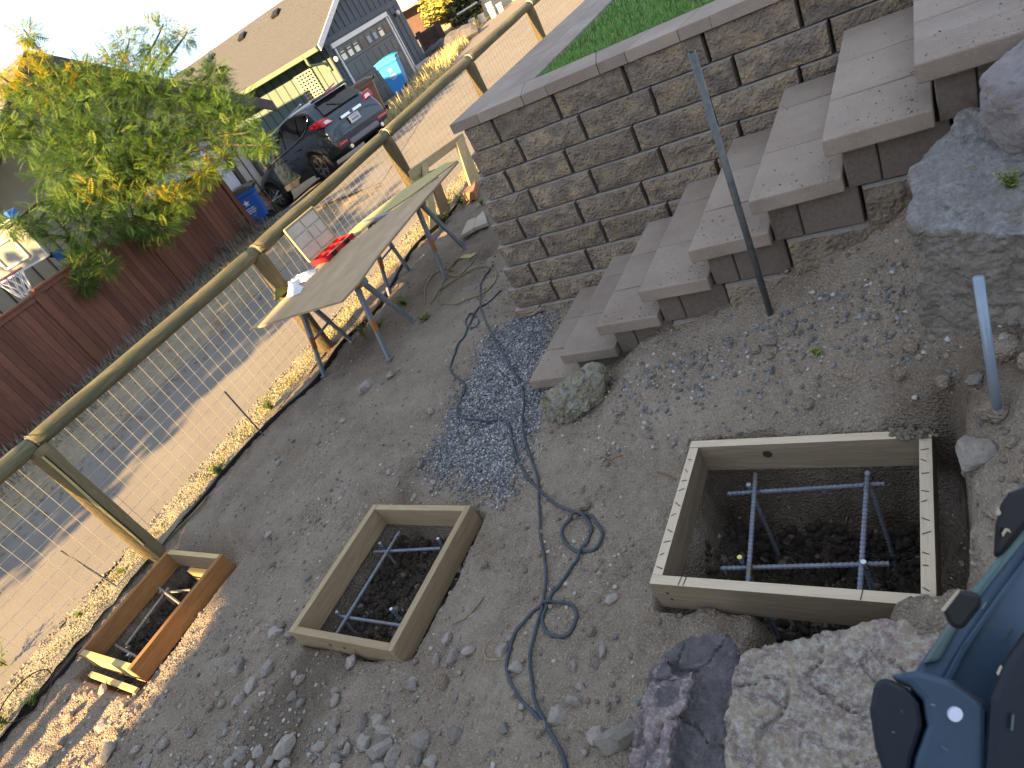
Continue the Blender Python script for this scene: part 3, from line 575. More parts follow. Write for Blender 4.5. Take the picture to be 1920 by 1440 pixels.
for i in range(10):
    yy = FR[2] + .07 + i * .06 + random.uniform(-.01, .01); mb.bar((FR[1] - .033, yy, ZR + .0002), (FR[1] - .008 - random.uniform(0, .012), yy + random.uniform(-.012, .012), ZR + .0002), .003, .0008)
under(mb.build('saw_marks', m_mark), eR)
mb = MB()
for xx in (FR[0] + .105, FR[0] + .122): mb.bar((xx, FR[2] + .002, ZR + .0011), (xx + .005, FR[2] + .036, ZR + .0011), .003, .001)
mb.bar((FR[1] - .19, FR[2] + .002, ZR + .0011), (FR[1] - .185, FR[2] + .036, ZR + .0011), .003, .001)
under(mb.build('saw_kerfs', m_mark), eR)
# crumbs of earth on the far right corner of the right form
c_ = Vector((FR[1] - .05, FR[3] - .02, ZR + .008)); n = 90; s = rng.uniform(.004, .014, n)
V, F, _ = scatter(CH, np.stack([c_.x + rng.normal(0, .035, n), c_.y + rng.normal(0, .012, n), np.full(n, c_.z) - .004 + rng.random(n) * .008], -1), s, rand_rot(n, .5)); stuff(tag(arrays('dirt', V, F, STMATS[0]), 'crumbs of earth spilled on the corner of the right form', 'dirt'))
m_rebar = M('rebar_steel', (.17, .20, .25), (.23, .265, .32), scale=20, c3=(.27, .17, .10), scale2=9, mix2=.36, rough=.55, metal=.35, bump=.6, bscale=60, bdist=.004)
m_rebar2 = M('rebar_tan', (.28, .25, .21), (.36, .32, .26), scale=20, rough=.6, metal=.3); m_rtip = M('cut_steel', (.62, .66, .72), rough=.35, metal=.6); m_wire = M('tie_wire', (.03, .03, .035), rough=.5, metal=.8); m_ytip = M('yellow_tip', (.75, .72, .20), rough=.5)
def rebar(name, a, b, r, mat, parent, ribs=True):
    a, b = Vector(a), Vector(b); L = (b - a).length; d = (b - a) / L; mb = MB(); n = max(4, int(L / .009)); pts, rr = [], []
    for i in range(n + 1):
        pts.append(a + d * L * i / n); rr.append(r * (1.2 if i % 2 else .88))
    mb.tube(pts, rr, 8); return under(mb.build(name, mat, smooth=False), parent)
def grid(fr, z, label, mat, lines, posts, ytip=None, zb=-2.65):
    cx, cy = (fr[0] + fr[1]) / 2, (fr[2] + fr[3]) / 2; e = empty('rebar_grid', (cx, cy, z), label, 'rebar grid', 'rebar grids tied inside the forms')
    for a, b in lines: rebar('bar', a, b, .0085, mat, e)
    for i, (x, y, lx, ly) in enumerate(posts):
        rebar('stake', (x, y, z + .028), (x + lx, y + ly, zb), .0085, mat, e)
        mb = MB(); mb.lathe([(.0085, 0), (.010, .002), (.009, .004)], 10, (x, y, z + .028)); under(mb.build('cut_end', m_ytip if ytip == i else m_rtip), e)
        mb = MB(); mb.tube([(x + .012 * math.cos(t), y + .012 * math.sin(t), z + .006 * math.sin(3 * t)) for t in np.linspace(0, 9, 26)], .0012, 5); mb.tube([(x + .01, y, z), (x + .035, y - .015, z + .012), (x + .05, y - .022, z - .004)], .001, 5); under(mb.build('tie_wire', m_wire), e)
    return e
zg = ZR - .19
def gp(u, v, z): return atZ(u, v, z)
grid(FR, zg, 'blue grey square rebar grid tied inside the right form', m_rebar, [(gp(1364, 926, zg), gp(1658, 907, zg)), (gp(1352, 1066, zg), gp(1667, 1057, zg)), (gp(1417, 887, zg + .018), gp(1401, 1112, zg + .018)), (gp(1627, 882, zg + .018), gp(1612, 1112, zg + .018))],
     [(*gp(1407, 918, zg)[:2], .03, -.04), (*gp(1629, 897, zg)[:2], .03, -.06), (*gp(1391, 1054, zg)[:2], .03, -.03), (*gp(1622, 1064, zg)[:2], .02, -.03)], 2)
zg = ZM - .15
grid(FM, zg, 'blue grey rebar grid tied inside the middle form', m_rebar, [(gp(701, 1035, zg), gp(826, 1028, zg)), (gp(640, 1156, zg), gp(752, 1173, zg)), (gp(749, 997, zg + .017), gp(630, 1190, zg + .017)), (gp(870, 985, zg + .017), gp(790, 1130, zg + .017))],
     [(*gp(717, 1024, zg)[:2], .02, -.03), (*gp(826, 1016, zg)[:2], .02, -.03), (*gp(637, 1153, zg)[:2], .02, -.03), (*gp(739, 1148, zg)[:2], .02, -.02)])
zg = ZL - .16
grid(FL, zg, 'pale tan rebar grid tied inside the sunlit left form', m_rebar2, [(gp(297, 1112, zg), gp(357, 1106, zg)), (gp(208, 1205, zg), gp(258, 1233, zg)), (gp(316, 1102, zg + .017), gp(236, 1210, zg + .017)), (gp(298, 1102, zg + .03), gp(338, 1132, zg + .03))],
     [(*gp(306, 1112, zg)[:2], .02, -.02), (*gp(208, 1201, zg)[:2], .02, -.02), (*gp(246, 1232, zg)[:2], .0, -.02)])
# extra boards in the left pit
e = empty('board', (FL[1] - .1, FL[3] - .1, ZL - .3), 'yellow board standing below the far end of the left form', 'board'); mb = MB(); mb.box(((FL[0] + FL[1]) / 2 + .06, FL[3] - .055, ZL - .215), (FL[1] - FL[0] - .22, .036, .13)); under(mb.build('plank', m_end, bevel=.002), e)
pA, pB = atZ(170, 1264, ZL - .11), atZ(256, 1295, ZL - .07); e = empty('batten', pA, 'thin pale wooden batten lying below the near end of the left form', 'batten'); mb = MB(); mb.bar(pA, pB, .035, .02); under(mb.build('stick', m_end, bevel=.002), e)
# ------------------------------------------------------------------ pipes and stakes
m_galv = M('galvanised_pipe', (.075, .085, .09), (.12, .13, .13), scale=9, c3=(.17, .17, .165), scale2=40, rough=.5, metal=.5, bump=.15, bscale=60); m_blue = M('blue_grey_pipe', (.22, .29, .37), (.29, .36, .44), scale=8, rough=.45, metal=.45); m_black = M('dark_hollow', (.012, .012, .014), rough=.9)
def pipe(base, top, r, label, mat, hollow=True):
    e = empty('pipe', base, label, 'metal pipe'); mb = MB(); base, top = Vector(base), Vector(top); d = (top - base).normalized()
    mb.tube([base - d * .12, top], r, 14); under(mb.build('tube', mat, smooth=True), e)
    if hollow: mb = MB(); mb.tube([top - d * .001, top + d * .0015], r * .72, 12); under(mb.build('bore', m_black), e)
    return e
pb = Vector((-.725, 2.44, float(surf_z(-.725, 2.44)[0]))); tp = atY(1297, 98, 2.44); pipe(pb, tp, .0135, 'tall grey steel pipe standing in front of the steps', m_galv)
sb = onyard(1872, 783); st = atY(1834, 520, sb.y + .02); pipe(sb, st, .0125, 'short blue grey steel stake driven in beside the right form', m_blue, False)
for base, top, lab in (((517, 842), (421, 734), 'thin steel rod standing at the plastic edging between the two fence posts'), ((237, 1108), (114, 1033), 'thin steel rod leaning beyond the left form')):
    b_ = atX(*base, -5.16 if base[0] > 400 else -5.34); t_ = atX(*top, b_.x - (0 if base[0] > 400 else .08)); e = empty('steel_rod', b_, lab, 'steel rod'); rebar('rod', b_ - Vector((0, 0, .12)), t_, .0075, m_galv, e)
# ------------------------------------------------------------------ cords
m_cord = M('dark_blue_cord', (.04, .052, .068), (.065, .08, .10), scale=14, rough=.6); m_olive = M('olive_hose', (.20, .17, .085), (.26, .225, .125), scale=14, rough=.6)
def smooth_path(P, n=10):
    P = [Vector(p) for p in P]; out = []
    for i in range(len(P) - 1):
        p0, p1, p2, p3 = P[max(i - 1, 0)], P[i], P[i + 1], P[min(i + 2, len(P) - 1)]
        for k in range(n):
            t = k / n; out.append(.5 * ((2 * p1) + (p2 - p0) * t + (2 * p0 - 5 * p1 + 4 * p2 - p3) * t * t + (3 * p1 - p0 - 3 * p2 + p3) * t ** 3))
    return out + [P[-1]]
def cord(px, r, mat, label, name='cord', cat='cord', lift=0):
    Q = smooth_path([onyard(u, v) for u, v in px], 9); seen = []; out = []
    for i, q in enumerate(Q):
        z = max(float(surf_z(q.x, q.y)[0]), float(surf_z(q.x + r, q.y)[0]), float(surf_z(q.x - r, q.y)[0])) + r * .8 + lift + (.010 if inpoly(np.array([q.x]), np.array([q.y]), GW)[0] else 0)
        for j in range(0, i - 12):
            if (out[j].xy - q.xy).length < r * 2.4: z = max(z, out[j].z + 2 * r)
        out.append(Vector((q.x, q.y, z)))
    zs = [o.z for o in out]
    for i in range(len(out)): out[i].z = max(zs[i], sum(zs[max(0, i - 2):i + 3]) / len(zs[max(0, i - 2):i + 3]))
    mb = MB(); mb.tube(out, r, 8); return tag(mb.build(name, mat, smooth=True), label, cat)
cord([(941, 546), (905, 575), (885, 600), (872, 632), (855, 660), (846, 695), (872, 722), (866, 755), (864, 785), (905, 792), (935, 790), (958, 802), (968, 850), (985, 890), (1012, 920), (1040, 945), (1075, 962), (1105, 968), (1122, 985), (1131, 1005), (1118, 1030), (1095, 1036), (1070, 1028), (1056, 1008), (1060, 985), (1085, 965), (1108, 985), (1105, 1010), (1085, 1050), (1050, 1100), (1028, 1135), (1019, 1160), (1025, 1185), (1045, 1195), (1070, 1188), (1083, 1160), (1075, 1138), (1050, 1132), (1015, 1140), (985, 1165), (963, 1200), (952, 1240), (957, 1275), (975, 1310), (1008, 1345), (1035, 1380), (1058, 1420), (1066, 1470)], .0070, m_cord, 'dark blue extension cord looping across the dirt from the gravel to the bottom edge')
cord([(925, 498), (905, 530), (902, 570), (914, 610), (938, 655), (965, 700), (985, 745), (983, 800), (995, 855), (1010, 900), (1012, 950), (1015, 1010), (1024, 1060), (1022, 1120), (1010, 1170), (998, 1220), (1000, 1280), (1010, 1330), (1040, 1385), (1060, 1425), (1072, 1470)], .0068, m_cord, 'second dark cord running straighter down the dirt beside the looping one', lift=.004)
cord([(880, 590), (888, 592), (895, 597), (898, 604), (895, 611), (888, 615), (880, 615), (875, 610), (874, 602), (878, 595), (885, 591), (893, 595)], .006, m_cord, 'small closed loop of dark cord near the wall corner')
cord([(796, 572), (798, 540), (812, 518), (840, 505), (850, 510)], .0075, m_olive, 'short bend of olive hose under the far sawhorse', 'hose', 'hose')
cord([(862, 430 + 52), (845, 505), (842, 516), (862, 518), (880, 500), (890, 482), (872, 478), (850, 500), (830, 535), (826, 565), (845, 572), (885, 560), (920, 540), (931, 520), (925, 505), (900, 502), (870, 515), (835, 540), (808, 570)], .0075, m_olive, 'olive garden hose coiled on the dirt near the wall corner', 'hose', 'hose')

gp_, gz_ = [], []
for k in range(8):
    x = -2.225 + RUN * k; z = -2.012 + RISE * k; yn = 2.622 - .018 * k; m_ = 150
    xx = x + RUN * (1 - rng.random(m_) ** 1.8 * .9) - .01; yy = np.where(rng.random(m_) < .55, yn + .02 + .3 * rng.random(m_) ** 2, rng.uniform(yn + .02, 3.5, m_)); gp_.append(np.stack([xx, yy, np.full(m_, z + .002)], -1))
gp_ = np.concatenate(gp_); s = .0012 + .004 * rng.random(len(gp_)) ** 4
V, F, mi = scatter(CH, gp_, s, rand_rot(len(gp_), .6), rng.choice(4, len(gp_))); stuff(tag(arrays('grit', V, F, STMATS, midx=mi), 'specks of grit and soil lying on the step treads', 'grit'))
# ------------------------------------------------------------------ wooden post and rail fence with wire mesh
m_log = wood('weathered_log', (.13, .11, .055), (.24, .195, .10), (.075, .09, .06), 1, g=.8, bump=.6, var=.06); m_logz = wood('weathered_post', (.16, .115, .055), (.22, .165, .08), (.11, .095, .055), 2, g=.8, bump=.6, var=.14)
m_wirem = M('zinc_wire', (.44, .43, .40), rough=.4, metal=.6); m_plast = M('black_plastic', (.016, .016, .017), rough=.55); m_split = M('bare_split_wood', (.42, .35, .16), (.5, .42, .2), scale=8, stretch=(6, 6, 1), rough=.85); m_dark = M('dark_crack', (.02, .017, .012), rough=1)
FX = -5.30; PY = [-3.36, -.97, 1.42, 3.83, 6.22, 8.50, 10.80, 13.1, 15.4, 17.7]; RZ = [-1.17, -1.145, -1.12, -1.10, -1.035, -.975, -.92, -.87, -.82, -.77]
fence = empty('rail_fence', (FX, 1.42, -2.3), 'round log post and rail fence with wire mesh along the lane', 'fence')
def log(name, a, b, r, mat, sd, parent, taper=.04, hump=.008):
    a, b = Vector(a), Vector(b); n = 22; pts = []; rr = []; sd1 = (b - a).normalized()
    o1 = sd1.orthogonal().normalized(); o2 = sd1.cross(o1)
    for i in range(n + 1):
        t = i / n; pts.append(a.lerp(b, t) + o1 * hump * mnoise.noise(Vector((t * 2.5, sd, 0))) + o2 * hump * mnoise.noise(Vector((t * 2.5, sd, 9)))); rr.append(r * (1 + taper * (.5 - t)) * (1 + .05 * mnoise.noise(Vector((t * 7, sd, 3)))))
    rr[0] *= .93; rr[-1] *= .93
    mb = MB(); mb.tube(pts, rr, 18); return under(mb.build(name, mat, smooth=True), parent)
for i in range(len(PY)):
    g = lane_z(FX, PY[i]) - .15; log('post', (FX, PY[i], g), (FX, PY[i], RZ[i] - .035), .072 + .006 * random.random(), m_logz, i * 3.1, fence)
    if i + 1 < len(PY):
        log('rail', (FX, PY[i] + .004, RZ[i]), (FX, PY[i + 1] - .004, RZ[i + 1]), .063, m_log, i * 5.7 + 1, fence, .07 if i % 2 else -.07)
        mb = MB(); y0, y1 = PY[i], PY[i + 1]; z0 = lane_z(FX, y0) + .03; z1 = lane_z(FX, y1) + .03; x = FX - .055
        nv = int((y1 - y0) / .1)
        for k in range(nv + 1):
            y = y0 + .1 * k + .03; t = (y - y0) / (y1 - y0); w = .006 * mnoise.noise(Vector((y * 2, 3, 1)))
            if t <= 1: mb.tube([(x + w, y, z0 + (z1 - z0) * t), (x + w * .3, y + .004, RZ[i] + (RZ[i + 1] - RZ[i]) * t - .05)], .0017, 4, False)
        for k in range(12):
            zz = [.0 + .1 * k] * 2; pts = []
            for q in range(9):
                t = q / 8; y = y0 + (y1 - y0) * t; zt = RZ[i] + (RZ[i + 1] - RZ[i]) * t - .06
                pts.append((x + .004 + .006 * mnoise.noise(Vector((y * 2, 3, 1))), y, min(z0 + (z1 - z0) * t + .1 * k + .006 * mnoise.noise(Vector((y * 1.3, k, 5))), zt)))
            if z0 + .1 * k < RZ[i] - .06: mb.tube(pts, .0017, 4, False)
        stuff(under(mb.build('wire_mesh', m_wirem), fence))
    mb = MB(); mb.tube([(FX + .070 * math.cos(t), PY[i] + .012, RZ[i] + .068 * math.sin(t)) for t in np.linspace(-.9, 3.4, 14)], .0018, 5); under(mb.build('wire_tie', m_wirem), fence)
# long crack with a paler strip down the leftmost post
mb = MB(); cr = []
for t in np.linspace(0, 1, 16):
    z = RZ[2] - .09 - t * .95; a_ = -.42 + .03 * math.sin(t * 9); cr.append(Vector((FX + .0755 * math.cos(a_), PY[2] + .0755 * math.sin(a_), z)))
mb.tube(cr, [.012 * (1 - .6 * abs(t - .4)) for t in np.linspace(0, 1, 16)], 6); under(mb.build('bare_strip', m_split), fence)
mb = MB(); mb.tube([p + Vector((.006, .010, 0)) for p in cr], .0045, 5); under(mb.build('crack', m_dark), fence)
# shade post off to the left, whose shadow lies across the sunlit dirt
e = empty('fence_post', (-4.72, -1.15, -2.4), 'wooden post near the sunlit dirt', 'post'); log('shaft', (-4.72, -1.15, -2.5), (-4.72, -1.15, -1.1), .07, m_logz, 41, e)
# plastic edging along the fence foot
ed = smooth_path([onyard(*q) for q in [(-20, 1436), (130, 1264), (205, 1170), (300, 1036), (380, 950), (460, 852), (530, 780), (600, 717), (650, 645), (720, 575), (780, 470), (850, 402), (890, 350)]], 6)
mb = MB()
for a_, b_ in zip(ed[:-1], ed[1:]): mb.bar(a_ + Vector((-.05, 0, .012)), b_ + Vector((-.05, 0, .012)), .018, .055)
tag(mb.build('edging', m_plast), 'black plastic edging strip along the foot of the wire fence', 'garden edging')
mb = MB(); mb.tube([p + Vector((.02, 0, .03)) for p in ed[8:26]], .011, 6); tag(mb.build('stake_lath', m_log), 'thin weathered lath lying against the plastic edging', 'lath')
# ------------------------------------------------------------------ plywood table on two sawhorses
m_ply = M('dusty_plywood', (.42, .30, .175), (.50, .375, .235), scale=2.2, c3=(.35, .25, .15), scale2=9, rough=.85, stretch=(1, .35, 1), bump=.2, bscale=40, bdist=.004); m_steel = M('sawhorse_steel', (.20, .23, .26), (.27, .30, .33), scale=6, rough=.5, metal=.4); m_orange = M('rusty_orange', (.42, .17, .045), (.33, .12, .04), scale=9, rough=.6)
TZ = lambda y: -1.545 + .051 * (y - 3.34)
def onT(u, v, dz=0):
    z = -1.5
    for _ in range(6): p = atZ(u, v, z); z = TZ(p.y) + dz
    return p
tab = empty('plywood_sheet', (-4.6, 4.4, -1.56), 'dusty plywood sheet laid across two sawhorses as a worktable', 'plywood')
poly = [onT(*q) for q in [(466, 618), (552, 590), (640, 564), (672, 530), (706, 482), (785, 386), (859, 302), (822, 333), (735, 395), (672, 445), (602, 492), (540, 553)]]
mb = MB(); mb.prism([p - Vector((0, 0, .018)) for p in poly], (0, 0, .018)); under(mb.build('sheet', m_ply), tab)
poly2 = [onT(*q, dz=-.02) for q in [(640, 462), (700, 412), (770, 366), (858, 300), (835, 305), (745, 362), (655, 432)]]
tab2 = empty('plywood_offcut', poly2[0], 'lighter plywood strip with a ragged edge under the far side of the table sheet', 'plywood'); mb = MB(); mb.prism([p - Vector((0, 0, .016)) for p in poly2], (0, 0, .014)); under(mb.build('strip', m_split), tab2)
def sawhorse(feet, tops, beam, label):
    e = empty('sawhorse', beam[0], label, 'sawhorse', 'sawhorses carrying the plywood sheet')
    mb = MB(); mb.bar(*beam, .06, .05); under(mb.build('beam', m_steel, bevel=.004), e)
    for i, (f_, t_) in enumerate(zip(feet, tops)):
        f_, t_ = Vector(f_), Vector(t_); mid = t_.lerp(f_, .52); mb = MB(); mb.bar(t_, mid, .042, .034, (1, 0, 0)); mb.bar(mid.lerp(t_, .12), f_, .034, .028, (1, 0, 0)); mb.box(f_ + Vector((0, 0, .006)), (.055, .055, .014))
        dd = (f_ - t_)
        under(mb.build('leg', m_steel, bevel=.003), e)
        if i in (0, 2):
            mb = MB(); mb.bar(t_.lerp(f_, .44) + Vector((.018, -.012, 0)), t_.lerp(f_, .60) + Vector((.018, -.012, 0)), .046, .02, (1, 0, 0)); under(mb.build('latch', m_orange, bevel=.003), e)
    for i, j in ((0, 1), (2, 3)):
        mb = MB(); mb.bar(Vector(tops[i]).lerp(Vector(feet[i]), .5), Vector(tops[j]).lerp(Vector(feet[j]), .5), .006, .022, (0, 0, 1)); under(mb.build('brace', m_steel), e)
    for q in (0, 1):
        mb = MB(); c = Vector(beam[0]).lerp(Vector(beam[1]), .1 + .8 * q); mb.box(c + Vector((0, -.03, -.005)), (.10, .03, .05)); under(mb.build('bracket', m_orange, bevel=.004), e)
fa = [onyard(608, 705), onyard(660, 640), onyard(730, 674), onyard(775, 602)]
zt = TZ(3.62) - .06
sawhorse(fa, [(-4.86, 3.56, zt), (-4.87, 3.64, zt), (-4.17, 3.62, zt), (-4.17, 3.70, zt)], ((-4.98, 3.6, zt + .015), (-4.08, 3.66, zt + .015)), 'near steel sawhorse with orange latches under the near edge of the plywood')
fb = [onyard(782, 560), onyard(768, 508), onyard(836, 522), onyard(873, 467)]
fb[0] = Vector((-4.95, 4.6, -2.22)); zt = TZ(4.92) - .06
sawhorse(fb, [(-4.9, 4.86, zt), (-4.9, 4.94, zt), (-4.27, 4.9, zt), (-4.28, 4.98, zt)], ((-5.0, 4.9, zt + .015), (-4.2, 4.94, zt + .015)), 'far steel sawhorse with orange latches under the far half of the plywood')
# red parts organiser with its clear lid open
m_red = M('red_plastic', (.42, .018, .025), (.52, .03, .035), scale=8, rough=.4); m_lid = M('clear_dusty_lid', (.50, .44, .33), (.58, .52, .42), scale=7, rough=.35, spec=.5); m_lidrim = M('yellowed_lid_rim', (.52, .42, .24), rough=.4); m_latch = M('black_latch', (.015, .015, .017), rough=.4)
A_, B_, Cc, D_ = onT(581, 492, .045), onT(628, 443, .045), onT(676, 427, .045), onT(612, 491, .045)
ux = (B_ - A_); ux.z = 0; Lx = ux.length; ux.normalize(); uy = Vector((ux.y, -ux.x, 0)); Dp = .25; o_ = A_ - Vector((0, 0, .045))
def L3(a, b, c): return o_ + ux * a + uy * b + Vector((0, 0, c))
def lbox(mb, a0, a1, b0, b1, c0, c1): return mb.prism([L3(a0, b0, c0), L3(a1, b0, c0), L3(a1, b1, c0), L3(a0, b1, c0)], (0, 0, c1 - c0))
org = empty('parts_organizer', o_, 'red plastic parts organiser with its clear lid standing open on the plywood', 'organiser box')
mb = MB(); lbox(mb, 0, Lx, 0, Dp, .002, .008)
for a0, a1, b0, b1 in ((0, Lx, 0, .008), (0, Lx, Dp - .008, Dp), (0, .008, .008, Dp - .008), (Lx - .008, Lx, .008, Dp - .008)): lbox(mb, a0, a1, b0, b1, .008, .048)
under(mb.build('tray', m_red, bevel=.002), org)
for i, (a0, a1, b0, b1) in enumerate(((.02, .15, .02, .11), (.02, .15, .125, .23), (.165, .29, .02, .075), (.165, .29, .09, .16), (.165, .29, .175, .23), (.305, Lx - .02, .02, .11), (.305, Lx - .02, .125, .23))):
    a0, a1 = a0 * Lx / .42, a1 * Lx / .42
    mb = MB()
    for q in ((a0, a1, b0, b0 + .005), (a0, a1, b1 - .005, b1), (a0, a0 + .005, b0 + .005, b1 - .005), (a1 - .005, a1, b0 + .005, b1 - .005)): lbox(mb, *q, .0085, .042)
    under(mb.build('bin', m_red), org)
for q in (.25, .72):
    mb = MB(); lbox(mb, Lx * q - .03, Lx * q + .03, Dp + .001, Dp + .014, .012, .044); under(mb.build('latch', m_latch, bevel=.002), org)
mb = MB(); lbox(mb, .01, Lx - .01, Dp - .004, Dp + .004, .049, .055); under(mb.build('tray_lip', m_lidrim), org)
hl = .36; tl = Vector((0, 0, 1)) * math.cos(.12) - uy * math.sin(.12)
def lq(a, c, d=0): return L3(a, 0, .05) + tl * c + uy * d
lid = MB(); lid.prism([lq(0, 0), lq(Lx, 0), lq(Lx, hl), lq(0, hl)], uy * -.004); lo = under(lid.build('lid', m_lid), org)
for k, (a, b) in enumerate(((lq(0, 0), lq(Lx, 0)), (lq(Lx, 0), lq(Lx, hl)), (lq(Lx, hl), lq(0, hl)), (lq(0, hl), lq(0, 0)))):
    mb = MB(); mb.bar(a + uy * .006, b + uy * .006, .016, .022, uy); q = mb.build('lid_rim', m_lidrim, bevel=.003); under(q, org)
for i, (a0, a1, c0, c1) in enumerate(((.03, .46, .06, .34), (.5, .97, .06, .30), (.03, .46, .38, .64), (.5, .72, .35, .64), (.75, .97, .35, .64), (.03, .46, .69, .95), (.5, .97, .69, .95))):
    mb = MB(); mb.prism([lq(a0 * Lx, c0 * hl, .002), lq(a1 * Lx, c0 * hl, .002), lq(a1 * Lx, c1 * hl, .002), lq(a0 * Lx, c1 * hl, .002)], uy * .008); under(mb.build('lid_panel', m_lid, bevel=.003), org)
# rag and glove
def cloth(name, px, mat, label, cat, hgt, seed):
    P = [onT(u, v, .004) for u, v in px]; P2 = np.array([[p.x, p.y] for p in P]); x0, y0 = P2.min(0); x1, y1 = P2.max(0); n_ = 46
    gx_, gy_ = np.meshgrid(np.linspace(x0, x1, n_), np.linspace(y0, y1, n_), indexing='ij'); ins = inpoly(gx_.ravel(), gy_.ravel(), P2); d = polyd(gx_.ravel(), gy_.ravel(), P2)
    h = sm(np.where(ins, d, 0), 0, .06) * hgt * (.8 + 1.5 * np.abs(fbm(gx_.ravel(), gy_.ravel(), 11, 3, seed))); z = TZ(gy_.ravel()) + .004 + h
    J = np.arange(n_ * n_).reshape(n_, n_); F = np.stack([J[:-1, :-1], J[1:, :-1], J[1:, 1:], J[:-1, 1:]], -1).reshape(-1, 4); F = F[ins[F].sum(1) >= 3]
    return tag(arrays(name, np.stack([gx_.ravel(), gy_.ravel(), z], -1), F, mat, smooth=True), label, cat)
m_rag = M('white_cloth', (.62, .62, .63), (.7, .7, .71), scale=20, rough=.9, bump=.3, bscale=60, bdist=.01); m_glove = M('olive_cloth', (.12, .125, .025), (.17, .165, .04), scale=15, rough=.9)
cloth('rag', [(536, 558), (545, 535), (550, 524), (562, 518), (578, 514), (592, 503), (592, 512), (575, 528), (560, 533), (570, 538), (563, 550), (545, 558)], m_rag, 'crumpled white rag lying on the near corner of the plywood', 'rag', .045, 211)
cloth('glove', [(512, 562), (516, 550), (530, 535), (543, 524), (548, 530), (540, 545), (528, 556), (518, 566)], m_glove, 'olive green work glove lying next to the white rag', 'glove', .035, 217)
# boards leaning on the fence, tiles and a brick by the wall
m_tan = wood('tan_board', (.42, .33, .17), (.5, .4, .22), (.36, .28, .15), 2, var=.1); m_brn = wood('brown_board', (.24, .14, .065), (.3, .18, .085), (.2, .115, .05), 2)
def leaning(px, X, mat, label, t=.03, name='board', X2=None):
    P = [atX(u, v, X if i in (0, 1) else (X2 or X)) for i, (u, v) in enumerate(px)]; e = empty(name, P[3], label, 'board'); mb = MB(); mb.prism(P, (-t, 0, 0)); under(mb.build('plank', mat, bevel=.003), e)
leaning([(770, 318), (868, 249), (873, 262), (776, 336)], -5.19, m_tan, 'long pale board lying level across the tops of the leaning boards', .035)
leaning([(766, 322), (793, 306), (812, 355), (780, 356)], -5.20, m_split, 'yellow plywood scrap leaning on the fence beside the middle post', .012)
leaning([(793, 308), (802, 304), (822, 418), (808, 430)], -5.16, m_tan, 'narrow pale board leaning on the fence behind the far sawhorse', .03, X2=-4.98)
leaning([(803, 323), (817, 316), (846, 396), (832, 410)], -5.13, m_brn, 'dark brown board leaning on the fence nearest the big weed', .03, X2=-5.0)
leaning([(856, 268), (869, 256), (903, 338), (884, 352)], -5.10, m_tan, 'tan board leaning beside the corner of the block wall', .03, X2=-4.95)
m_tile = M('pale_paver', (.40, .35, .28), (.45, .40, .33), scale=6, rough=.85); m_brick = M('orange_brick', (.36, .18, .10), (.42, .22, .13), scale=9, rough=.9, bump=.3)
def block_on(px, h, mat, label, name, cat):
    P = [onyard(u, v) for u, v in px]; z = max(p.z for p in P); e = empty(name, P[0], label, cat); mb = MB(); mb.prism([Vector((p.x, p.y, z)) for p in P], (0, 0, h)); under(mb.build('slab', mat, bevel=.004), e)
block_on([(869, 452), (880, 421), (896, 413), (893, 439)], .04, m_tile, 'pale paving slab lying on the ground beside the wall, left one of two', 'paver', 'paver')
block_on([(894, 438), (897, 412), (911, 404), (919, 427)], .04, m_tile, 'pale paving slab touching the wall, right one of two', 'paver', 'paver')
block_on([(876, 380), (897, 378), (899, 352), (880, 356)], .10, m_brick, 'orange brick standing in the weeds at the wall corner', 'brick_block', 'brick')
block_on([(862, 487), (884, 487), (895, 476), (872, 477)], .008, m_split, 'small yellow plywood offcut lying under the hose', 'offcut', 'plywood')
# ------------------------------------------------------------------ weeds
GW_ = [M('weed_leaf', (.10, .17, .035), (.16, .22, .05), scale=12, rough=.7), M('weed_leaf_pale', (.25, .27, .07), rough=.7), M('weed_stem', (.13, .14, .05), rough=.8)]
def weed(p, h, n_, label, seed, wide=1.0, leaf=.03, mats=None, name='weed', group=None):
    rg = random.Random(seed); e = empty(name, p, label, 'weed', group); st, lf = MB(), MB()
    for i in range(n_):
        a = rg.uniform(0, 6.28); l = rg.uniform(.15, .9) * wide; H = h * rg.uniform(.5, 1.1); q = [p + Vector((math.cos(a) * l * H * t * t, math.sin(a) * l * H * t * t, H * t * (1 - .25 * t * l))) for t in np.linspace(0, 1, 6)]
        st.tube(q, [.003 * (1 - .7 * t) for t in np.linspace(0, 1, 6)], 4, False)
        for t in np.linspace(.25, 1, 8):
            k = min(int(t * 5), 4); c = q[k].lerp(q[k + 1], t * 5 - k); b = rg.uniform(0, 6.28); d = Vector((math.cos(b), math.sin(b), rg.uniform(-.2, .7))).normalized(); s_ = d.cross(Vector((0, 0, 1))).normalized() * leaf * .28; L_ = leaf * rg.uniform(.6, 1.3)
            lf.mi = 1 if rg.random() < .3 else 0
            lf.add([c, c + d * L_ * .5 + s_, c + d * L_, c + d * L_ * .5 - s_], [(0, 1, 2), (0, 2, 3)])
    mats = mats or GW_
    under(st.build('stem', mats[2]), e); under(lf.build('leaves', mats[:2]), e)
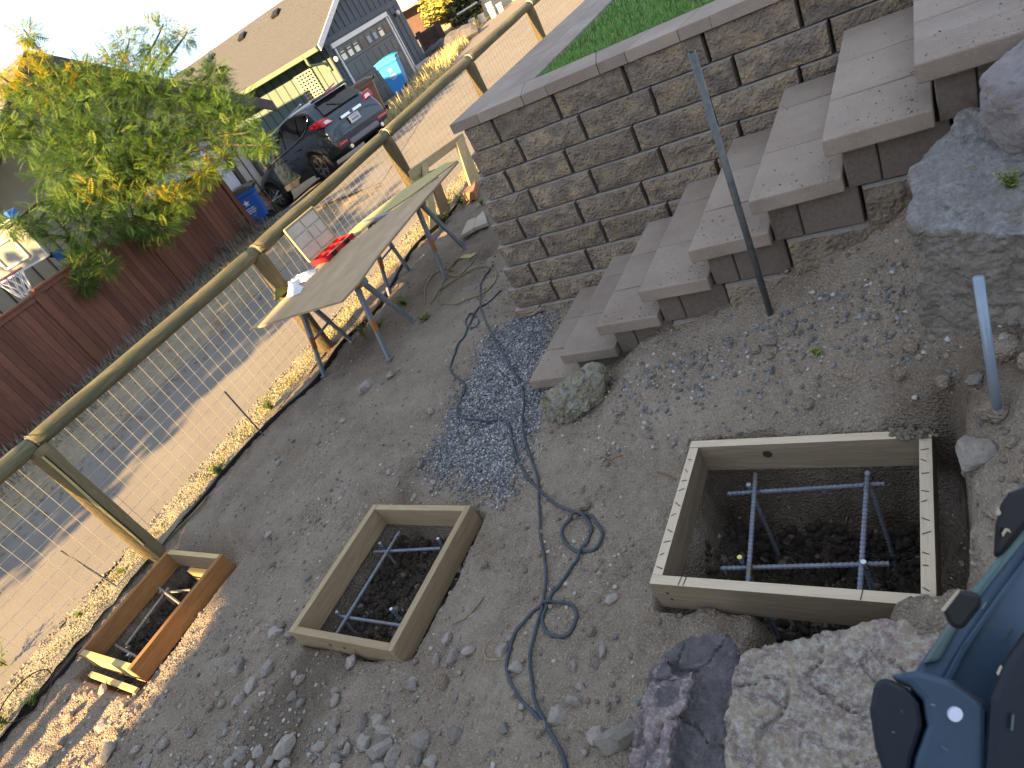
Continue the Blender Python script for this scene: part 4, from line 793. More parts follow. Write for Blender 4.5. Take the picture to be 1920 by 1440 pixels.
for i, (u, v, h, n_, lab, w_) in enumerate([(512, 770, .16, 22, 'green weed growing at the edging between the thin rod and the near sawhorse', 1), (415, 890, .13, 24, 'low green weed at the edging right of the cracked post', 1.2), (690, 640, .34, 18, 'tall thin weed behind the near sawhorse leg', .6), (712, 622, .16, 26, 'bushy weed in the shade under the plywood', 1.2), (762, 575, .14, 24, 'low weed between the two sawhorses', 1.3), (845, 400, .30, 34, 'big feathery weed in front of the leaning boards', 1), (868, 385, .22, 30, 'dense green weed beside the orange brick', 1.1), (835, 420, .14, 30, 'low green weed at the foot of the brown board', 1.3), (905, 385, .10, 14, 'small weed between the brick and the wall', 1.0), (800, 600, .07, 30, 'grey green creeping weed on the dirt beside the sawhorse foot', 1.6), (155, 1155, .07, 12, 'small bright green weed on the verge beyond the left form', 1), (232, 1075, .06, 10, 'tiny pale green sprig beyond the orange form', 1), (70, 1320, .10, 16, 'green weed inside the thin wire hoop', 1), (18, 1250, .22, 14, 'dark leaved vine sprig at the left edge of the picture', 1.2), (12, 1360, .10, 40, 'tuft of bright green grass at the left edge', .5)]):
    p = onyard(u, v) if atG(u, v).x > -5.25 else atG(u, v); weed(p, h, n_, lab, 300 + i, w_, .03 if h > .12 else .022)
p = atG(88, 1330); mb = MB(); mb.tube([p + Vector((.13 * math.cos(t), .17 * math.sin(t), .10 + .10 * math.sin(t * .5))) for t in np.linspace(0, 6.1, 30)], .004, 6); tag(mb.build('wire_hoop', m_plast), 'thin black hoop of drip tubing lying at the left edge', 'tubing')
weed(onyard(1535, 668), .05, 5, 'single tiny green sprout on the bare bank left of the big boulder', 391, .6, .02)
p = atY(1897, 360, 2.16); weed(p, .07, 26, 'tuft of green grass on top of the pitted boulder', 392, .7, .014)
# verge ground cover and dry weeds
DM = [M('straw_a', (.44, .36, .17), rough=.8), M('straw_b', (.34, .27, .12), rough=.8), M('straw_c', (.52, .45, .25), rough=.8)]; VG = [M('verge_green', (.16, .20, .05), rough=.8)] + DM[:2]
n = 16000; py = rng.uniform(-1.2, 9.5, n); px = -5.36 - .34 * rng.random(n) ** 1.4; k = rng.random(n) < .25 + .75 * sm(fbm(px, py, 1.6, 3, 231), -.15, .2) * sm(py, .5, 2.4); px, py = px[k], py[k]
stuff(tag(blades(len(px), px, py, lane_z(px, py), rng.uniform(.01, .045, len(px)), .0035, VG, 'ground_cover', [.42, .36, .22], lean=.9), 'low yellow green ground cover on the verge beyond the wire fence', 'ground cover'))
FENP = [Vector((-11.6, 4.7, -2.3)), Vector((-12.08, 6.95, -2.26)), Vector((-12.24, 9.18, -2.21))]
n = 9000; t = rng.random(n); a_ = np.array(FENP[0]); b_ = np.array(FENP[2]); q = a_ + (b_ - a_) * rng.uniform(-1.6, 1.02, n)[:, None]; off = rng.random(n) ** 1.5 * 1.5 + .03; px, py = q[:, 0] + off, q[:, 1]
GD = [M('grey_weed_a', (.22, .19, .14), rough=.9), M('grey_weed_b', (.14, .12, .085), rough=.9), M('grey_weed_c', (.30, .27, .22), rough=.9)]
stuff(tag(blades(n, px, py, lane_z(px, py) - .01, rng.uniform(.03, .26, n) * (1.1 - .5 * off / 1.5), .006, GD, 'dry_weeds', lean=.6), 'grey dry weeds along the foot of the red fence', 'dry weeds'))
n = 15000; py = rng.uniform(13.4, 36, n); ed_ = -8.6 - .36 * np.clip(py - 9, 0, 99); px = ed_ - .05 - 1.7 * rng.random(n) ** 1.3; k = rng.random(n) < .3 + sm(fbm(px, py, .9, 3, 241), -.2, .2); px, py = px[k], py[k]
stuff(tag(blades(len(px), px, py, lane_z(px, py) - .02, rng.uniform(.12, .42, len(px)), .012, DM, 'dry_grass', lean=.35), 'tall golden dry grass along the far edge of the lane', 'dry grass'))
n = 900; py = rng.uniform(0, 9, n); px = rng.uniform(-9.6, -8.0, n); LF = [M('fallen_leaf', (.26, .12, .05), rough=.8), M('fallen_leaf_b', (.20, .13, .06), rough=.8)]
V = np.array([(-1, -.5, 0), (1, -.5, .15), (1, .5, 0), (-1, .5, .2)]); F = np.array([[0, 1, 2, 3]])
V2, F2, mi = scatter([(V, F)], np.stack([px, py, lane_z(px, py) + .02], -1), rng.uniform(.012, .03, n), rand_rot(n, .3), rng.choice(2, n)); stuff(tag(arrays('leaf_litter', V2, F2, LF, midx=mi), 'brown fallen leaves along the shaded side of the lane', 'leaf litter'))
# ------------------------------------------------------------------ red board fence
m_rfence = wood('red_stained_board', (.15, .055, .036), (.215, .085, .052), (.115, .045, .032), 2, g=.7, var=.22, bump=.2); m_rpost = wood('red_stained_trim', (.17, .065, .036), (.22, .09, .05), (.13, .05, .032), 2, g=.7)
rf = empty('board_fence', FENP[0], 'tall red brown stained board fence with a top cap', 'fence')
fd = (FENP[2] - FENP[0]); fd.z = 0; span = fd.length / 2; fd.normalize(); fn = Vector((fd.y, -fd.x, 0))
def vtop(pb, u, v):      # height of the point over pb seen at this pixel
    q = ray(u, v); s_ = (q[0] * pb.x + q[1] * pb.y) / (q[0] ** 2 + q[1] ** 2); return q[2] * s_
hF = vtop(FENP[0], 66, 545) - FENP[0].z
for k in range(-3, 2):
    p0 = FENP[0] + fd * span * k; p1 = FENP[0] + fd * span * (k + 1); z0 = min(lane_z(p0.x, p0.y), lane_z(p1.x, p1.y)) - .03; zt = FENP[0].z + hF + .05 * k
    nb = 16
    for i in range(nb):
        a = p0.lerp(p1, (i + .03) / nb); b = p0.lerp(p1, (i + .97) / nb); a.z = b.z = z0; mb = MB(); off = fn * random.uniform(0, .006)
        mb.prism([a + off, b + off, b + off - fn * .02, a + off - fn * .02], (0, 0, zt - z0 - .02)); under(mb.build('board', m_rfence), rf)
    mb = MB(); a = p0 + fd * .075; b = p1 - fd * .075; a.z = b.z = zt - .075; mb.prism([a + fn * .030, b + fn * .030, b + fn * .009, a + fn * .009], (0, 0, .075)); under(mb.build('fascia', m_rpost, bevel=.003), rf)
    mb = MB(); a = p0.copy(); b = p1.copy(); a.z = b.z = zt; mb.prism([a + fn * .055, b + fn * .055, b - fn * .085, a - fn * .085], (0, 0, .035)); under(mb.build('cap', m_rpost, bevel=.004), rf)
    mb = MB(); c = p0.copy(); c.z = z0; mb.prism([c - fd * .07 + fn * .034, c + fd * .07 + fn * .034, c + fd * .07 + fn * .007, c - fd * .07 + fn * .007], (0, 0, zt - z0 - .002)); under(mb.build('post', m_rpost, bevel=.003), rf)
c = FENP[0] + fd * span * 2; c.z = z0; mb = MB(); mb.prism([c - fd * .02 + fn * .05, c + fd * .1 + fn * .05, c + fd * .1 - fn * .07, c - fd * .02 - fn * .07], (0, 0, zt - z0 + .0)); under(mb.build('post', m_rpost, bevel=.003), rf)
for i, (u, v, h) in enumerate([(232, 640, .3), (60, 765, .4), (430, 478, .35), (490, 425, .4), (470, 440, .5)]):
    p = atG(u, v); weed(p, h, 16, ['leafy weed at the foot of the red fence between two posts', 'tall dry weed at the foot of the leftmost red fence panel', 'grey seed weed at the far end of the red fence', 'dry seed heads in front of the left blue bin', 'dry shrub between the red fence end and the left blue bin'][i], 340 + i, .5, .05, [GW_[0], GW_[1], GW_[2]] if i < 1 else [GD[2], GD[0], GD[1]])

m_twig = M('dry_twig', (.20, .115, .06), rough=.9); m_strawt = M('straw_twig', (.38, .30, .17), rough=.9)
for i, (pts, mt, lab) in enumerate([([(850, 1172), (872, 1162), (890, 1145), (908, 1122)], m_twig, 'reddish dry twig right of the middle form'), ([(912, 1238), (908, 1218), (918, 1202)], m_strawt, 'pale straw stalk left of the looping cord'), ([(910, 1237), (930, 1238), (948, 1236)], m_strawt, 'pale stalk lying flat left of the looping cord'), ([(1232, 886), (1250, 892), (1268, 902)], m_twig, 'brown stick beside the left edge of the right form'), ([(1135, 875), (1150, 862), (1168, 855)], m_twig, 'short dark twig above the right form'), ([(1502, 672), (1520, 668), (1536, 664)], m_strawt, 'pale straw piece beside the green sprout')]):
    P = [onyard(u, v, .006) for u, v in pts]; mb = MB(); mb.tube(smooth_path(P, 4), .0032 if mt is m_twig else .0022, 5); tag(mb.build('twig', mt), lab, 'twig')
# ------------------------------------------------------------------ dark house with garage
m_bluew = M('blue_grey_siding', (.070, .088, .105), (.085, .105, .122), scale=4, rough=.75, bump=.1, bscale=60); m_green = M('sage_siding', (.11, .155, .135), (.122, .172, .15), scale=4, rough=.8); m_gtrim = M('sage_trim', (.16, .22, .14), rough=.6)
m_white = M('white_trim', (.62, .61, .60), (.68, .67, .66), scale=5, rough=.6); m_roof = M('grey_shingle', (.064, .066, .068), (.09, .093, .095), scale=9, c3=(.108, .11, .112), scale2=30, rough=.95, bump=.9, bscale=12, stretch=(1, 4, 4), bdist=.03); m_gdoor = M('slate_door', (.085, .105, .115), rough=.55); m_glass = M('window_glass', (.03, .035, .04), rough=.08, spec=.8); m_metal = M('black_metal', (.02, .02, .022), rough=.5, metal=.3); m_soffit = M('dark_soffit', (.05, .065, .075), rough=.8); m_found = M('foundation', (.42, .41, .40), rough=.85)
HX = -15.4; EY, EZ, SL, RY = 17.0, .10, .48, 20.55; RZr = EZ + SL * (RY - EY); RX = -27.5
hs = empty('garage_house', (HX, 17.4, -2.3), 'low dark blue house with sage green side wall and a garage door', 'house')
mb = MB(); mb.prism([(HX, 17.7, -2.6), (HX, 22.25, -2.6), (HX, 22.25, EZ + SL * (RY - EY) - SL * (22.25 - RY) - .05), (HX, RY, RZr - .05), (HX, 17.7, EZ + SL * .7 - .05)], (-11, 0, 0)); under(mb.build('gable_wall', m_bluew), hs)
mb = MB(); mb.box((-20.75, 17.685, -1.1), (10.7, .03, 3.0)); under(mb.build('side_wall', m_green), hs)
for i in range(14):
    y = 17.85 + .315 * i; zt = EZ + SL * (min(y, 2 * RY - y) - EY) - .1
    for z0, z1 in (((-2.1, zt),) if not 17.95 < y < 21.3 else ((.22, zt),)): mb = MB(); mb.box((HX + .012, y, (z0 + z1) / 2), (.024, .045, z1 - z0)); under(mb.build('batten', m_bluew), hs)
for i in range(14):
    x = -15.62 - .42 * i; mb = MB(); mb.box((x, 17.664, -1.1), (.03, .014, 2.8)); under(mb.build('batten', m_soffit), hs)
mb = MB(); mb.box((HX + .02, 19.82, .12), (.035, 4.7, .17)); under(mb.build('trim_band', m_bluew, bevel=.004), hs)
mb = MB(); mb.box((HX + .03, 17.72, -1.2), (.05, .12, 2.7)); under(mb.build('corner_board', m_soffit, bevel=.004), hs)
mb = MB(); mb.box((HX + .06, 21.75, -2.05), (.14, 1.0, .32)); under(mb.build('foundation', m_found), hs)
RO = HX + .45
mb = MB(); mb.prism([(RO, EY, EZ), (RO, RY, RZr), (RO, RY, RZr + .06), (RO, EY - .02, EZ + .06)], (RX - RO, 0, 0)); rf_ = under(mb.build('roof', m_roof), hs)
mb = MB(); mb.prism([(RO, RY, RZr), (RO, 22.7, RZr - SL * (22.7 - RY)), (RO, 22.7, RZr - SL * (22.7 - RY) + .06), (RO, RY, RZr + .06)], (RX - RO, 0, 0)); under(mb.build('roof', m_roof), hs)
for k in range(30):
    t = (k + .5) / 30; y = EY + (RY - EY) * t; mb = MB(); mb.box(((RO + RX) / 2, y, EZ + SL * (y - EY) + .066), (RO - RX, .11, .010), Matrix.Rotation(math.atan(SL), 3, 'X')); q = mb.build('shingle_course', m_roof); under(q, hs)
for (ya, yb) in ((EY - .02, RY), (22.72, RY)):
    za = EZ + SL * (ya - EY) if ya < RY else RZr - SL * (ya - RY); mb = MB(); mb.prism([(RO + .002, ya, za - .10), (RO + .002, yb, RZr - .10), (RO + .002, yb, RZr + .075), (RO + .002, ya, za + .075)], (.035, 0, 0)); under(mb.build('rake_board', m_white, bevel=.004), hs)
mb = MB(); mb.prism([(RO - .03, EY - .01, EZ - .09), (RO - .03, EY - .01, EZ + .06), (RO - .03, EY - .12, EZ + .05), (RO - .03, EY - .10, EZ - .07)], (RX - RO, 0, 0)); under(mb.build('gutter', m_gtrim), hs)
mb = MB(); mb.box((-21, 17.34, EZ + .01), (11.3, .68, .03)); under(mb.build('soffit', m_soffit), hs)
dsp = smooth_path([(-15.62, 16.96, .02), (-15.62, 16.96, -.16), (-15.6, 17.12, -.24), (-15.56, 17.55, -.36), (-15.55, 17.62, -.6)], 5); mb = MB(); mb.tube(dsp, .042, 8); under(mb.build('downspout', m_gtrim, smooth=True), hs)
for u, v in [(510, 14), (446, 56), (386, 95), (341, 114)]:
    p = atY(u, v, 19.9); p.z = EZ + SL * (19.9 - EY) + .06; vt = MB(); vt.box((p.x, 19.9, p.z + .06), (.34, .30, .12), Matrix.Rotation(math.atan(SL), 3, 'X')); q = under(vt.build('roof_vent', m_metal, bevel=.03), hs)
# garage door
DY0, DY1, DZ0, DZ1 = 18.08, 21.12, -2.25, -.13
for r_ in range(4):
    z0 = DZ0 + (DZ1 - DZ0) * r_ / 4; z1 = DZ0 + (DZ1 - DZ0) * (r_ + 1) / 4 - .012
    mb = MB(); mb.box((HX + .02, (DY0 + DY1) / 2, (z0 + z1) / 2), (.04, DY1 - DY0, z1 - z0)); under(mb.build('door_panel', m_gdoor, bevel=.004), hs)
    if r_ < 3:
        for c in range(8):
            mb = MB(); yc = DY0 + (DY1 - DY0) * (c + .5) / 8; mb.box((HX + .045, yc, (z0 + z1) / 2), (.014, (DY1 - DY0) / 8 - .09, z1 - z0 - .16)); under(mb.build('raised_panel', m_gdoor, bevel=.006), hs)
m_glare = M('bright_window', (.75, .70, .58), rough=.3); m_skyg = M('sky_window', (.22, .30, .42), rough=.15)  # bright and sky reflections in the door windows, painted as flat colours
for c in range(8):
    yc = DY0 + (DY1 - DY0) * (c + .5) / 8; w = (DY1 - DY0) / 8 - .09; z0, z1 = DZ1 - .44, DZ1 - .10
    arch = [(HX + .042, yc - w / 2, z0), (HX + .042, yc + w / 2, z0)] + [(HX + .042, yc + w / 2 * math.cos(t), z1 - .07 + .07 * math.sin(t)) for t in np.linspace(0, math.pi, 7)]
    mb = MB(); mb.prism(arch, (.010, 0, 0)); fr_ = under(mb.build('window', m_glass), hs)
    if c in (0, 1, 2, 6): mb = MB(); mb.box((HX + .054, yc - .01, z0 + .10), (.004, w * .8, .17)); mb.box((HX + .054, yc, z0 + .25), (.004, w * .6, .025)); under(mb.build('blind', m_glare), hs)
    elif c in (4, 5): mb = MB(); mb.box((HX + .054, yc, z0 + .14), (.004, w * .6, .2)); under(mb.build('pane', m_skyg), hs)
for c_, d_ in (((HX + .05, (DY0 + DY1) / 2, DZ1 + .07), (.09, DY1 - DY0 + .30, .14)), ((HX + .05, DY0 - .045, -1.2), (.06, .06, 2.1)), ((HX + .05, DY1 + .045, -1.2), (.06, .07, 2.1)), ((HX + .045, DY1 + .20, -1.2), (.05, .045, 2.14))):
    mb = MB(); mb.box(c_, d_); under(mb.build('door_trim', m_white, bevel=.004), hs)
for y, z in ((17.72, -.42), (21.75, -.22)):
    mb = MB(); mb.box((HX + .04, y, z), (.05, .09, .12)); mb.bar((HX + .05, y, z - .03), (HX + .16, y, z + .06), .02, .02); lp = under(mb.build('wall_lamp', m_metal), hs); mb = MB(); mb.lathe([(.01, -.085), (.055, -.06), (.075, 0), (.05, .06), (.01, .075)], 12, (HX + .17, y, z + .02)); g_ = mb.build('globe', m_white, smooth=True); g_.parent = lp; g_.matrix_parent_inverse = lp.matrix_world.inverted()
# trellis leaning on the sage wall
tr = empty('trellis', (-16.4, 17.3, -1.3), 'white square lattice trellis hung on the sage green wall', 'trellis')
TC = [atY(556, 148, 17.60), atY(579, 127, 17.60), atY(613, 180, 17.60), atY(588, 205, 17.60)]
x0, x1 = (TC[0].x + TC[3].x) / 2, (TC[1].x + TC[2].x) / 2; z1 = (TC[0].z + TC[1].z) / 2; z0 = (TC[2].z + TC[3].z) / 2
m_lat = M('cream_lattice', (.42, .37, .27), rough=.7)
for i in range(6): mb = MB(); mb.box((x0 + (x1 - x0) * i / 5, 17.60, (z0 + z1) / 2), (.05, .018, z1 - z0)); under(mb.build('upright', m_lat), tr)
for i in range(11): mb = MB(); mb.box(((x0 + x1) / 2, 17.58, z0 + (z1 - z0) * i / 10), (x1 - x0 + .05, .016, .045)); under(mb.build('slat', m_lat), tr)
# ------------------------------------------------------------------ beige house on the left
m_beige = M('beige_siding', (.45, .40, .33), (.50, .445, .37), scale=4, rough=.85); m_brownt = M('brown_fascia', (.075, .055, .055), (.10, .075, .07), scale=6, rough=.8); m_gwhite = M('white_garage_door', (.60, .62, .66), rough=.6); m_roofb = M('blue_grey_shingle', (.17, .165, .165), (.235, .225, .22), scale=9, c3=(.13, .13, .135), scale2=28, rough=.95, bump=.9, bscale=12, stretch=(4, 1, 4), bdist=.03)
BX = -14.5
bh = empty('beige_house', (BX, 12, -2.7), 'beige board sided house with a white garage door behind the big tree', 'house')
RYb, RZb, EYb = 8.6, 2.35, 12.15
mb = MB(); mb.prism([(BX, EYb, -3), (BX, EYb, .2), (BX, RYb, RZb - .1), (BX, 5.05, .2), (BX, 5.05, -3)], (-9, 0, 0)); under(mb.build('gable_wall', m_beige), bh)
for sgn, y_e in ((1, 13.15), (-1, 4.05)):
    ze = RZb - .62 * abs(y_e - RYb); mb = MB(); mb.prism([(BX + .65, RYb, RZb), (BX + .65, y_e, ze), (BX + .65, y_e, ze + .07), (BX + .65, RYb, RZb + .07)], (-9.7, 0, 0)); under(mb.build('roof', m_roofb), bh)
    mb = MB(); mb.prism([(BX + .66, RYb, RZb - .20), (BX + .66, y_e, ze - .20), (BX + .66, y_e, ze + .08), (BX + .66, RYb, RZb + .08)], (.05, 0, 0)); under(mb.build('fascia_board', m_brownt, bevel=.005), bh)
mb = MB(); mb.bar((BX - .2, 12.05, .02), (BX + .55, 12.35, .02), .12, .16); under(mb.build('rafter_end', m_brownt), bh)
for y in np.arange(5.2, 12.1, .33):
    if 8.0 < y < 11.7: continue
    mb = MB(); mb.box((BX + .008, y, -1.3), (.016, .028, 3.0)); under(mb.build('groove_batten', m_brownt), bh)
for r_ in range(4):
    mb = MB(); mb.box((BX + .03, 9.85, -2.45 + .585 * r_), (.05, 3.0, .575)); under(mb.build('garage_door_panel', m_gwhite, bevel=.006), bh)
for c_, d_ in (((BX + .05, 11.44, -1.45), (.08, .14, 2.6)), ((BX + .05, 8.25, -1.45), (.08, .14, 2.6)), ((BX + .05, 9.85, -.07), (.08, 3.3, .15)), ((BX + .02, 12.1, -1.3), (.06, .10, 3.0))): mb = MB(); mb.box(c_, d_); under(mb.build('door_trim', m_brownt, bevel=.005), bh)
m_amber = M('amber_glass', (.85, .45, .10), rough=.3); lpp = atX(446, 226, BX + .12); mb = MB(); mb.box((BX + .04, lpp.y, lpp.z + .1), (.06, .09, .14)); mb.lathe([(.01, .16), (.085, .10), (.08, .085)], 10, lpp); lp = under(mb.build('wall_lantern', m_metal), bh); mb = MB(); mb.lathe([(.045, -.10), (.06, .0), (.07, .085)], 10, lpp); g_ = mb.build('lantern_glass', m_amber, smooth=True); g_.parent = lp; g_.matrix_parent_inverse = lp.matrix_world.inverted()
mb = MB(); mb.prism([(-17.5, 7.0, .6), (-17.5, 10.2, 2.25), (-17.5, 12.6, .9), (-17.5, 12.6, -2.5), (-17.5, 7, -2.5)], (-8, 0, 0)); under(mb.build('rear_roof', m_roofb), bh)  # roof block added behind the tree to cast shade on the sage wall
# main wing further left, roof slope facing the lane
WX = -16.4
mb = MB(); mb.box((WX - 4, -.3, -1.4), (8, 10.7, 3.3)); under(mb.build('wing_wall', m_beige), bh)
for y in np.arange(-5.4, 5.0, .40): mb = MB(); mb.box((WX + .008, y, -1.4), (.016, .035, 3.2)); under(mb.build('groove_batten', m_brownt), bh)
mb = MB(); mb.prism([(WX + .55, -6.2, .12), (WX - 5.5, -6.2, 2.75), (WX - 5.5, -6.2, 2.82), (WX + .55, -6.2, .19)], (0, 11.6, 0)); under(mb.build('wing_roof', m_roofb), bh)
for k in range(24): t = (k + .5) / 24; mb = MB(); mb.box((WX + .55 - 6.05 * t, -.4, .12 + 2.63 * t + .075), (.20, 11.6, .012), Matrix.Rotation(math.atan(2.63 / 6.05), 3, 'Y')); under(mb.build('shingle_course', m_roofb), bh)
# basketball hoop
hp = atR(16, 517, 13.6); bbx = empty('basketball_hoop', (hp.x, hp.y, -2.5), 'basketball hoop with a white net standing behind the red fence', 'basketball hoop')
m_rim = M('red_rim', (.45, .10, .12), rough=.5); m_net = M('white_net', (.7, .7, .72), rough=.8); m_bboard = M('smoky_backboard', (.26, .28, .25), rough=.25, spec=.6); m_bl = M('blue_pad', (.03, .16, .5), rough=.6)
dv = Vector((.45, -.89, 0)); sd_ = Vector((.89, .45, 0)); bc = hp - dv * .38 + Vector((0, 0, .28))
mb = MB(); mb.tube([hp + Vector((.225 * math.cos(t), .225 * math.sin(t), 0)) for t in np.linspace(0, 2 * math.pi, 22)], .011, 6, False); under(mb.build('rim', m_rim), bbx)
mb = MB()
for i in range(10):
    a = 2 * math.pi * i / 10
    for s_ in (1, -1): mb.tube([hp + Vector((.22 * (1 - .55 * t) * math.cos(a + s_ * t * .9), .22 * (1 - .55 * t) * math.sin(a + s_ * t * .9), -.38 * t)) for t in np.linspace(0, 1, 5)], .009, 4, False)
under(mb.build('net', m_net), bbx)
def bq(a, c, d=0): return bc + sd_ * a + Vector((0, 0, c)) + dv * d
mb = MB(); mb.prism([bq(-.55, -.33), bq(.55, -.33), bq(.55, .38), bq(-.55, .38)], dv * -.03); under(mb.build('backboard', m_bboard), bbx)
mb = MB()
for a, b in (((-.55, -.33), (.55, -.33)), ((.55, -.33), (.55, .38)), ((.55, .38), (-.55, .38)), ((-.55, .38), (-.55, -.33)), ((-.25, -.2), (.25, -.2)), ((.25, -.2), (.25, .16)), ((.25, .16), (-.25, .16)), ((-.25, .16), (-.25, -.2))): mb.bar(bq(*a, .012), bq(*b, .012), .03, .05, dv)
under(mb.build('board_border', m_white), bbx)
mb = MB(); mb.bar(bq(0, -.1, -.05), bq(.3, -.6, -.9), .06, .08); mb.bar(bq(.1, .3, -.05), bq(.35, -.3, -.95), .05, .05); mb.bar(bq(.32, -.3, -.92), Vector((bq(.32, 0, -.92).x, bq(.32, 0, -.92).y, -2.6)), .10, .10); under(mb.build('pole', m_metal), bbx)
for q in (bq(.58, .42, .02), bq(.5, -.42, -.25)): mb = MB(); mb.box(q, (.10, .16, .16)); under(mb.build('pad', m_bl, bevel=.02), bbx)
# ------------------------------------------------------------------ car
m_paint = M('dark_blue_grey_paint', (.030, .044, .062), rough=.30, metal=.5, spec=.5, coat=.6); m_carg = M('car_glass', (.012, .014, .018), rough=.06, spec=.7); m_clad = M('black_cladding', (.03, .032, .035), rough=.6); m_chrome = M('chrome', (.62, .64, .66), rough=.22, metal=.9); m_tail = M('tail_red', (.42, .015, .025), rough=.2, coat=.5); m_clear = M('tail_clear', (.6, .56, .58), rough=.15, coat=.5); m_tyre = M('tyre', (.018, .018, .019), rough=.85); m_alloy = M('alloy', (.30, .30, .30), rough=.35, metal=.8); m_plate = M('plate', (.42, .46, .52), rough=.5); m_ptext = M('plate_text', (.05, .07, .16), rough=.6); m_silver = M('silver_skid', (.12, .13, .15), rough=.4, metal=.3)
hubF, hubR = Vector((-13.74, 11.63, -2.19)), Vector((-11.30, 11.07, -1.90)); KS = .93
fw = (hubF - hubR).normalized(); lf_ = Vector((0, 0, 1)).cross(fw).normalized(); upv = fw.cross(lf_)
co = (hubF + hubR) / 2 - lf_ * (.79 * KS) - upv * (.345 * KS)
CM = Matrix((fw, lf_, upv)).transposed().to_4x4() @ Matrix.Scale(KS, 4); CM.translation = co
car = put('parked_car', None); car.matrix_world = CM; tag(car, 'dark blue grey compact SUV parked nose down on the driveway seen from behind', 'car')
ST = [(2.27, .38, .66, .70, .58, .78, .48), (2.15, .28, .80, .80, .74, .92, .62), (1.80, .26, .90, .90, .82, 1.00, .70), (1.2, .25, .915, .98, .84, 1.07, .72), (.85, .25, .92, 1.02, .85, 1.13, .70), (.25, .25, .92, 1.04, .86, 1.50, .62), (-.1, .25, .92, 1.05, .86, 1.62, .60), (-.9, .25, .92, 1.08, .86, 1.66, .60), (-1.6, .26, .92, 1.11, .85, 1.61, .58), (-1.95, .30, .91, 1.13, .82, 1.53, .54), (-2.16, .36, .89, 1.10, .79, 1.17, .64), (-2.26, .40, .86, .98, .76, 1.02, .68), (-2.25, .44, .84, .78, .74, .84, .68)]
SA = np.array(ST)[::-1]
def cs(x):
    return [float(np.interp(x, SA[:, 0], SA[:, i])) for i in range(1, 7)]
def sect(st):
    x, zb, wm, zb2, wb, zt, wt = st; h = [(0, zb), (wm * .86, zb), (wm, zb + .13), (wm * 1.005, zb + .62 * (zb2 - zb)), (wb, zb2), (wt, zt - .045), (wt * .8, zt), (0, zt + .012)]
    return [(x, y, z) for y, z in h] + [(x, -y, z) for y, z in h[-2:0:-1]]
mb = MB(); n_ = len(sect(ST[0]))
for st in ST: mb.v += sect(st)
for i in range(len(ST) - 1):
    for k in range(n_): k2 = (k + 1) % n_; mb.f.append((i * n_ + k, i * n_ + k2, (i + 1) * n_ + k2, (i + 1) * n_ + k))
mb.f.append(tuple(range(n_))[::-1]); mb.f.append(tuple((len(ST) - 1) * n_ + k for k in range(n_))); mb.m = [0] * len(mb.f)
mb.build('body', m_paint, car, smooth=True, sub=2)
def wside(name, xs, t0, t1, sgn, mat, off=.022):
    mb = MB(); P = []
    for x in xs:
        zb, wm, zbl, wb, zt, wt = cs(x)
        for t in np.linspace(t0(x) if callable(t0) else t0, t1(x) if callable(t1) else t1, 4): P.append((x, sgn * (wb + (wt - wb) * t + off - .03 * math.sin(t * 3.14) * -.6), zbl + (zt - .045 - zbl) * t))
    m_ = 4
    mb.add(P, [(i * m_ + j, (i + 1) * m_ + j, (i + 1) * m_ + j + 1, i * m_ + j + 1) for i in range(len(xs) - 1) for j in range(3)]); return mb.build(name, mat, car, smooth=True)
